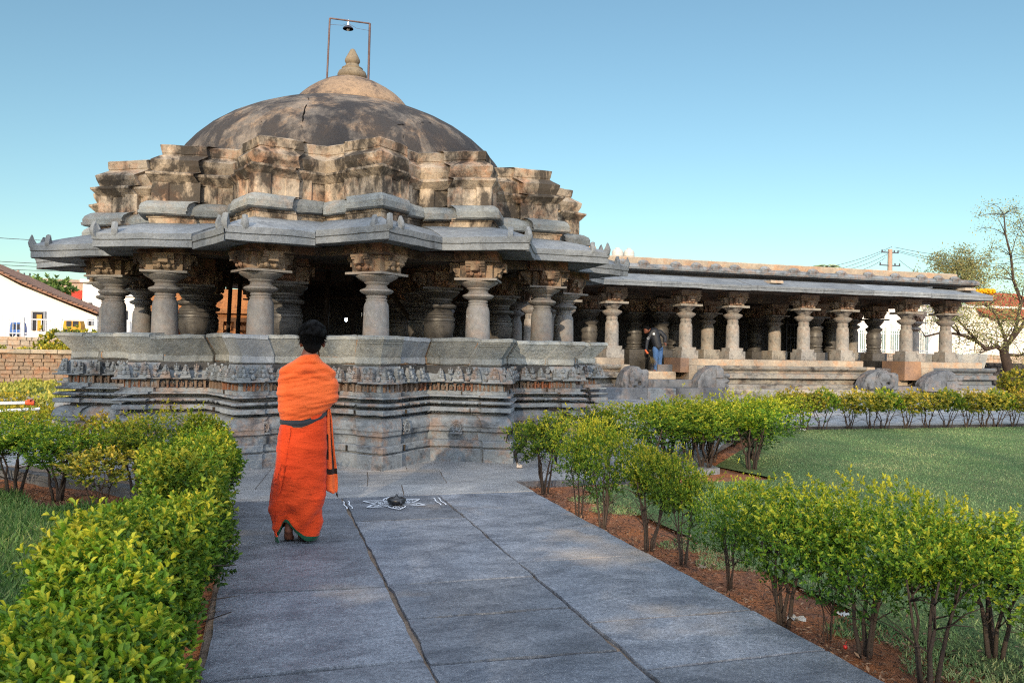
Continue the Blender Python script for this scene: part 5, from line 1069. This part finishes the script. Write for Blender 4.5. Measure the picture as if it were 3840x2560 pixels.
# ============================================================ people, dog
SKIN=plain('dark_skin','6b4030',.55,.35,nsc=20,amt=.15); HAIR=plain('black_hair','050507',.7,.12,nsc=60,amt=.4,bd=.01)
def cloth(name,c,c2,amt=.5):
    m=Mat(name,.85,.15); k=m.mix(m.ramp(m.noise(3.5,5,.6),.35,.65),lin(c),lin(c2)); m.color(k); m.b.inputs['Sheen Weight'].default_value=.12; m.bump(m.noise(9,5,.6,(1,1,3.2),.6),.012); m.bump(m.noise(260,2,.5),.0012); return m.m
OR1=cloth('orange_shawl','d9622f','cb5426'); OR2=cloth('orange_wrap','d2441a','bd3814'); GRY=cloth('charcoal_border','33373b','2b2e33'); GRN=cloth('green_border','1d4f37','17402e'); BRN=cloth('dark_brown_border','2e1c16','22140f')
P0=onz(1128,2027); D0=(6.68,)
per=empty('person',(P0.x,P0.y,0),'person with short black hair walking away in orange shawl and wrap, barefoot','person'); per.rotation_euler=(0,0,-math.atan2(P0.x,P0.y))
K=math.hypot(P0.x,P0.y)*cos(YAW-math.atan2(P0.x,P0.y))/F*.606*1.0   # crop px -> metres
def xz(X,Y): return ((X-390)*K,(1443-Y)*K)
def loft(rows,name,mat,n=56,folds=None,close=False,depth=lambda z:.55,cy=lambda z:0.,power=2.4,thick=None,drape=.0):
    mb=MB(); rs=[]
    # interpolate rows smoothly
    rows=[(Y,a,b) for Y,a,b in rows]; ys=np.array([r[0] for r in rows],float); la=np.array([r[1] for r in rows],float); lb=np.array([r[2] for r in rows],float)
    N=int((ys[-1]-ys[0])/7)+2
    for j in range(N):
        Y=ys[0]+(ys[-1]-ys[0])*j/(N-1); a=np.interp(Y,ys,la); b=np.interp(Y,ys,lb); xa,z=xz(a,Y); xb,_=xz(b,Y); cx=(xa+xb)/2; rx=(xb-xa)/2; ry=rx*depth(z); c0=cy(z); r=[]
        for i in range(n):
            th=2*pi*i/n; c,s=cos(th),sin(th); q=(abs(c)**power+abs(s)**power)**(-1/power); x=cx+rx*c*q; y=c0+ry*s*q; d=folds(x,y,z,th) if folds else 0; 
            zz=z+(drape(x,y,z,th) if drape else 0)
            r.append(Vector((x+c*d,y+s*d,zz)))
        rs.append(r)
    mb.rings(rs,caps=close); return mb
# body (continuous): head, neck, shoulders, trunk, legs, feet, folded arms with hands
b=MB(); hx=xz(437,200)[0]; hz=xz(0,200)[1]
b.sphere((hx,.0,hz+.0),(.074,.095,.108),20,14); b.sphere((hx+.008,.06,hz-.05),(.05,.05,.06),14,10); b.cone((hx-.01,.0,hz-.06),.055,(.02,-.01,1.42),.062,14)
b.sphere((hx+.03,.098,hz-.015),(.014,.02,.02),8,6); b.sphere((hx+.02,.1,hz-.05),(.02,.012,.008),8,6)
b.sphere((hx+.088,.0,hz-.035),(.012,.022,.032),8,6); b.sphere((hx-.088,-.0,hz-.035),(.012,.022,.032),8,6)
b.cone((-.13,.01,1.33),.05,(.13,.01,1.33),.05); b.sphere((0,.04,1.2),(.13,.075,.2)); b.sphere((0,0,.95),(.14,.1,.16))
for sx in (-1,1):
    b.cone((sx*.145,.02,1.33),.04,(sx*.165,.07,1.1),.035); b.cone((sx*.165,.07,1.1),.034,(sx*-.02,.17,1.13),.028)
    h0=Vector((sx*-.06,.18,1.14)); b.sphere(h0,(.045,.018,.04),10,8)
    for k in range(4): b.cone(h0+Vector((sx*-.02,0,.024-.016*k)),.009,h0+Vector((sx*(-.075-.006*(k in(1,2))),.0,.026-.017*k)),.0075,8)
    b.cone(h0+Vector((0,0,.03)),.01,h0+Vector((sx*-.03,.01,.065)),.008,8)
# legs: left foot lifting its heel, right foot flat ahead
fx,fz=xz(320,1385); b.cone((-.07,0,.85),.075,(-.06,.06,.46),.055); b.cone((-.06,.06,.46),.052,(fx,-.03,.17),.036); 
b.cone((fx,-.03,.16),.034,(fx-.005,-.045,.10),.033,14); b.cone((fx-.005,-.04,.11),.033,(fx-.005,.0,.045),.036,14); b.cone((fx-.02,.03,.025),.022,(fx+.02,.03,.025),.022)
for k in range(5): b.cone((fx-.028+.014*k,.05,.016),.011,(fx-.03+.015*k,.078,.012),.010,8)
gx=xz(400,1400)[0]; b.cone((.07,0,.85),.075,(.06,.12,.46),.055); b.cone((.06,.12,.46),.052,(gx,.10,.1),.034); b.cone((gx,.08,.035),.034,(gx+.02,.24,.024),.026,12)
b.cone((gx-.01,.075,.03),.03,(gx-.01,.09,.09),.03)
for k in range(5): b.cone((gx-.012+.015*k,.25,.014),.011,(gx-.012+.016*k,.285-.006*abs(k-1),.011),.009,8)
fused(b,'body',SKIN,.0075,per,3)
# hair
h=MB(); h.sphere((hx-.002,-.012,hz+.024),(.094,.104,.106),20,14); h.sphere((hx-.002,-.045,hz-.035),(.074,.058,.078),14,10)
rr=random.Random(4)
for i in range(150):
    a=rr.uniform(0,6.28); e=rr.uniform(.05,1.5); p=Vector((hx+cos(a)*cos(e)*.092,-.012+sin(a)*cos(e)*.103,hz+.03+sin(e)*.104)); 
    if p.y>.05 and p.z<hz+.03: continue
    s_=rr.uniform(.012,.034); h.sphere(p,(s_,s_,s_*.8),6,5)
ho=fused(h,'hair',HAIR,.0055,per,1)
hm=MB()
for i in range(2200):
    a=rr.uniform(0,6.28); e=rr.uniform(-.55,1.5); p=Vector((hx+cos(a)*cos(e)*.088,-.014+sin(a)*cos(e)*.104,hz+.028+sin(e)*.1)); 
    if (p.y>.04 and p.z<hz+.05): continue
    d=Vector((rr.uniform(-1,1),rr.uniform(-1,1),rr.uniform(-.6,.8)))*.7+Vector((p.x-hx,p.y,p.z-hz-.05))*8; d.normalize(); q=p+d*rr.uniform(.014,.042)+Vector((0,0,-.003)); hm.tube([p-d*.005,p.lerp(q,.6)+Vector((0,0,.002)),q],.0022,.0006,3)
hm.build('hair_strands',HAIR,per)
def ridge(x,y,z,w=.5):
    n=noise.noise(Vector((x,y,z))); return (1-abs(n)*2.2)
# wrap (lower garment)
def f_low(x,y,z,th):
    d=.004*sin(9*x*3+z*5)+.010*noise.noise(Vector((x*5,y*5,z*3.2)))+.0075*max(0,ridge(x*3+z*1.2,y*2,z*7))**2+.005*max(0,ridge(x*4-z*5+3,y*2,z*10))**2
    if z<.62: d+=.012*(.62-z)/.5*sin((x*1.2-z*.9)*34)*(1 if y<.1 else .4)
    return d
def dr_low(x,y,z,th):
    z=float(z)
    # lift hem above the rear foot, sweep down to the right
    if z>.42: return 0
    t=max(0,(.42-z)/.42); u=(x-xz(250,0)[0])/(xz(500,0)[0]-xz(250,0)[0]); back=1 if y<0.02 else .5
    lift=np.interp(u,[-.3,0,.12,.26,.42,.65,1.,1.2],[-.02,.03,.15,.16,.07,.0,-.01,.0]); return lift*t*back
low=[(650,300,515),(700,275,522),(735,262,524),(760,257,527),(850,245,530),(950,237,530),(1050,226,526),(1150,215,523),(1230,205,520),(1300,222,515),(1360,238,508),(1408,244,502),(1425,246,498)]
mb=loft(low,'wrap',OR2,64,f_low,depth=lambda z:.62,drape=dr_low); 
nrow=len(mb.v)//64
mo=mb.mesh('wrap',[OR2,GRN],180)
mi=[0]*len(mo.polygons)
for k in range(len(mi)):
    if k//64>=nrow-5: mi[k]=1
mo.polygons.foreach_set('material_index',mi); o=link('wrap',mo,per); sm=o.modifiers.new('s','SOLIDIFY'); sm.thickness=.004; ss=o.modifiers.new('ss','SUBSURF'); ss.levels=ss.render_levels=1
# overlapping outer flap on the left with its frayed edge
mb=MB(); rs=[]
fl=[(735,262,322),(800,252,318),(900,243,305),(1000,232,290),(1100,212,272),(1180,204,250),(1240,198,238),(1300,215,232),(1360,230,244),(1436,245,268)]
ys=[r[0] for r in fl]
for j in range(60):
    Y=735+(1436-735)*j/59; a=np.interp(Y,ys,[r[1] for r in fl]); c=np.interp(Y,ys,[r[2] for r in fl])+rr.uniform(-1.5,1.5); r=[]
    for i in range(9):
        t=i/8; X=a+(c-a)*t; x,z=xz(X,Y); fullw=np.interp(Y,[q[0] for q in low],[q[2]-q[1] for q in low])*K/2; cxm=xz(np.interp(Y,[q[0] for q in low],[(q[1]+q[2])/2 for q in low]),Y)[0]; u=max(-1,min(1,(x-cxm)/fullw)); y=-fullw*.62*(max(0,1-abs(u)**2.4))**(1/2.4)-.012-.004*sin(t*9+z*14)
        r.append(Vector((x-.004,y,z)))
    rs.append(r)
vs=[p for r in rs for p in r]; mb.add(vs,[(j*9+i,j*9+i+1,(j+1)*9+i+1,(j+1)*9+i) for j in range(59) for i in range(8)]); mo=mb.mesh('wrap_flap',[OR2,GRN],180); mo.polygons.foreach_set('material_index',[1 if k//8>55 else 0 for k in range(len(mo.polygons))]); o=link('wrap_flap',mo,per); q=o.modifiers.new('s','SOLIDIFY'); q.thickness=.005
# inner dark border seen at the open hem
# shawl
def f_sh(x,y,z,th):
    d=.012*noise.noise(Vector((x*4,y*4,z*6)))+.011*max(0,ridge(x*1.6+z*.8,y,z*13))**2+.007*max(0,ridge(x*2.5+4,y,z*24-x*5))**2-.004
    if z>1.28: d+=.007*sin((z+abs(x-.02)*.55)*70)
    return d
def dr_sh(x,y,z,th):
    if z>1.12: return 0
    t=min(1,(1.12-z)/.22); u=(x-xz(262,0)[0])/(xz(528,0)[0]-xz(262,0)[0]); return float(np.interp(u,[0,.45,.8,1,1.3],[-.0,.0,.05,.10,.12]))*t
sh=[(290,405,462),(297,388,474),(310,372,480),(330,352,490),(350,322,508),(372,282,536),(392,257,560),(415,245,575),(450,240,587),(500,238,593),(550,236,596),(585,235,592),(610,238,580),(640,244,560),(670,252,540),(700,260,530),(722,263,528),(742,264,526)]
def dep(z): return float(np.interp(z,[.88,1.05,1.2,1.33,1.40,1.47],[.64,.70,.66,.52,.62,1.1]))
mb=loft(sh,'shawl',OR1,72,f_sh,depth=dep,cy=lambda z:float(np.interp(z,[.9,1.1,1.25,1.4,1.5],[.0,.05,.05,.0,-.005])),drape=dr_sh,power=2.3)
nrow=len(mb.v)//72; mo=mb.mesh('shawl',[OR1,GRY],180); mo.polygons.foreach_set('material_index',[1 if nrow-8<=k//72<nrow-2 else 0 for k in range(len(mo.polygons))]); o=link('shawl',mo,per); q=o.modifiers.new('s','SOLIDIFY'); q.thickness=.006; q=o.modifiers.new('ss','SUBSURF'); q.levels=q.render_levels=1
# hanging end of the shawl on the right
mb=MB(); rows=[(625,536,552,0),(700,528,566,1),(800,530,574,2),(900,530,586,2),(1000,528,600,2),(1060,526,606,2),(1130,524,608,2),(1150,560,604,2)]; ys=[r[0] for r in rows]; vs=[]; nr=64; nc=10
for j in range(nr):
    Y=625+(1150-625)*j/(nr-1); a=np.interp(Y,ys,[r[1] for r in rows]); c=np.interp(Y,ys,[r[2] for r in rows])
    for i in range(nc): t=i/(nc-1); x,z=xz(a+(c-a)*t,Y); vs.append(Vector((x,-.02+.028*sin(t*8+z*2.2)*(.4+.6*j/nr),z)))
fs=[(j*nc+i,j*nc+i+1,(j+1)*nc+i+1,(j+1)*nc+i) for j in range(nr-1) for i in range(nc-1)]; mb.add(vs,fs); mo=mb.mesh('shawl_end',[OR1,BRN],180); mi=[]
for k in range(len(fs)):
    j,i=k//(nc-1),k%(nc-1); Y=625+(1150-625)*j/(nr-1); dk=(i in(5,6) and Y<1000) or (i>=7 and 1000<=Y<1060 and False) or (935>Y>700 and i<3 and Y>780) or (992<Y<1030) ; mi.append(1 if dk else 0)
mo.polygons.foreach_set('material_index',mi); o=link('shawl_end',mo,per); q=o.modifiers.new('s','SOLIDIFY'); q.thickness=.004
mb=MB(); 
for k in range(4): x,z=xz(596+3*k,1150); mb.tube([(x,-.02,z),(x+.004,-.02,z-.02-.006*k)],.002,n=4)
mb.build('tassel',BRN,per)
# ---- sweeping man in the hall
q=at(2468,1394,25.7); JK=plain('black_jacket','1c2029',.55,.4,nsc=12,amt=.4,bd=.01); JN=plain('blue_jeans','4a6a96',.8,.2,nsc=9,amt=.4,bd=.006)
Z2=(Vector((q.x,25.7,0)).dot(f0)); k2=Z2/F*(500/1742.)  # crop(2200,1100) px to metres
man=empty('person',(q.x,25.7,q.z),'person in black jacket and blue jeans bending to sweep the hall steps','person'); man.rotation_euler=(0,0,-math.atan2(q.x,25.7))
def m2(X,Y,y=0.): return Vector(((X-935)*k2,y,(1022-Y)*k2))
b=MB()
b.sphere(m2(778,478),(.10,.10,.12),16,12); b.cone(m2(800,478),.06,m2(850,480),.07); b.sphere(m2(762,505,-.02),(.04,.06,.06),10,8); b.sphere(m2(757,508,-.03),(.03,.03,.02))
b.cone(m2(880,500),.14,m2(925,680),.14,16)
b.cone(m2(850,500,-.08),.06,m2(790,620,-.12),.05); b.cone(m2(790,620,-.12),.05,m2(775,760,-.14),.04)
b.cone(m2(960,500,.0),.06,m2(1018,570,-.05),.055); b.cone(m2(1018,570,-.05),.05,m2(1012,640,-.1),.04); 
for hc,dx in ((m2(776,775,-.15),0),(m2(1025,655,-.12),1)):
    b.sphere(hc,(.042,.03,.048),10,8)
    for k in range(4): b.cone(hc+Vector((-.02+.014*k,0,-.03)),.011,hc+Vector((-.012+.014*k,-.02,-.075+.004*abs(k-1))),.009,6)
    b.cone(hc+Vector((.03,0,0)),.012,hc+Vector((.05,-.03,-.03)),.01,6)
for (hx_,kx,ky,ax,ay,y) in ((900,905,850,905,985,-.05),(960,955,850,955,980,.08)):
    b.cone(m2(hx_,720,y),.085,m2(kx,ky,y-.03),.065); b.cone(m2(kx,ky,y-.03),.06,m2(ax,ay,y),.042); b.cone(m2(ax,1000,y),.045,m2(ax-25,1010,y-.12),.035)
fused(b,'body',SKIN,.016,man,2)
j=MB(); j.cone(m2(875,505),.175,m2(925,690),.16,18); j.sphere(m2(868,490),(.15,.14,.11)); j.cone(m2(850,500,-.08),.085,m2(790,620,-.12),.07); j.cone(m2(790,620,-.12),.07,m2(776,745,-.14),.055); j.cone(m2(955,500),.085,m2(1018,570,-.05),.075); j.cone(m2(1018,570,-.05),.07,m2(1014,628,-.1),.055)
jo=fused(j,'jacket',JK,.016,man,3)
mb=MB(); mb.box(-.035,.035,-.005,.005,-.035,.035); mb.build('chest_badge',plain('badge_white','c8ccd2'),man,None,tuple(m2(872,528,-.2))); mb=MB(); mb.tube([(cos(a)*.035,0,sin(a)*.035) for a in np.linspace(0,6.28,14)],.006,n=4); mb.build('chest_badge',bpy.data.materials['badge_white'],man,None,tuple(m2(800,585,-.2)))
jn=MB()
for (hx_,kx,ky,ax,ay,y) in ((895,900,850,905,960,-.05),(960,955,850,953,960,.08)):
    jn.cone(m2(hx_,720,y),.105,m2(kx,ky,y-.03),.085); jn.cone(m2(kx,ky,y-.03),.08,m2(ax,995,y),.075)
jn.sphere(m2(927,715),(.17,.13,.08)); fused(jn,'jeans',JN,.016,man,3)
hh=MB(); hh.sphere(m2(785,462,.01),(.11,.11,.10),16,12); hh.sphere(m2(805,480,.03),(.07,.09,.08)); 
for i in range(40): hh.sphere(m2(785,455)+Vector((rr.uniform(-.1,.08),rr.uniform(-.08,.08),rr.uniform(0,.09))),.022,6,5)
fused(hh,'hair',HAIR,.014,man,1)
# broom
bo=MB(); g0=at(2426,1320,25.45); g1=at(2452,1355,25.3); broom=empty('broom',g0,'short twig broom held by the sweeping person','broom'); d=(g1-g0); mb=MB(); mb.tube([-d*.25,d*.15],.03,n=8); mb.build('handle',plain('orange_grip','d9663a'),broom)
mb=MB()
for i in range(120): e=d*rr.uniform(.8,1.25)+Vector((rr.uniform(-.1,.1),rr.uniform(-.1,.1),rr.uniform(-.1,.1))); mb.tube([d*.1,d*.5+e*.05,e],.004,.002,3)
mb.build('bristles',plain('twigs','6b5f48',.9,.1,nsc=30,amt=.5),broom)
# ---- dog behind the corner shrub
dp_=onz(1950,1757); dog=empty('dog',(dp_.x,dp_.y,0),'thin black dog with white-socked legs standing behind the corner shrub','dog'); dog.rotation_euler=(0,0,rad(172)); dog.location.x+=.52; dog.location.y+=.05
b=MB(); FL=[(0.0,-.05),(.02,.06)]; HL=[(.50,-.05),(.52,.07)]
b.cone((.06,0,.47),.095,(.25,0,.46),.085,16); b.cone((.25,0,.46),.085,(.48,0,.48),.07,16); b.sphere((.08,0,.44),(.12,.085,.13),14,10); b.cone((.03,0,.52),.06,(-.08,0,.64),.045); b.sphere((-.12,0,.68),(.07,.05,.055),12,10); b.cone((-.16,0,.67),.033,(-.23,0,.65),.022); 
for s_ in (-1,1): b.cone((-.09,s_*.035,.72),.02,(-.07,s_*.06,.68),.008,8)
for x,y in FL: b.cone((x+.05,y,.42),.045,(x+.02,y,.27),.028,10); b.cone((x+.02,y,.27),.026,(x,y,.14),.02,10); b.cone((x,y,.14),.018,(x+.0,y,.04),.016,10); b.cone((x,y,.02),.02,(x-.04,y,.016),.016,10)
for x,y in HL: b.cone((x-.04,y,.45),.07,(x-.07,y,.32),.045,10); b.cone((x-.07,y,.32),.038,(x+.05,y,.19),.024,10); b.cone((x+.05,y,.19),.022,(x+.01,y,.04),.016,10); b.cone((x+.01,y,.02),.02,(x-.04,y,.016),.016,10)
b.tube([(.52,0,.5),(.6,0,.5),(.66,0,.42),(.68,0,.32)],.02,.008,8)
dm=Mat('dog_coat',.7,.3); zz=dm.sep('Z'); nn=dm.math('ADD',zz,dm.math('MULTIPLY',dm.noise(20,3),.05)); dm.color(dm.mix(dm.ramp(nn,.06,.1),lin('b8a898'),lin('15130f')))
fused(b,'body',dm.m,.009,dog,2)
for i,(s,pp,h) in enumerate([(40,-10.5,21),(44,-3.6,23),(40,2.6,21.5),(45,8.,22),(41,13.,19)]):
    # tree at distance s up-sun of the origin, offset pp across the light
    d=Vector((.451,.892)); n=Vector((.892,-.451)); c=-d*s+n*pp
    shade_tree(c.x,c.y,h,5.0,122,f'tall leafy shade tree number {i+1} behind the viewpoint',410+i)

S.cycles.use_denoising=False
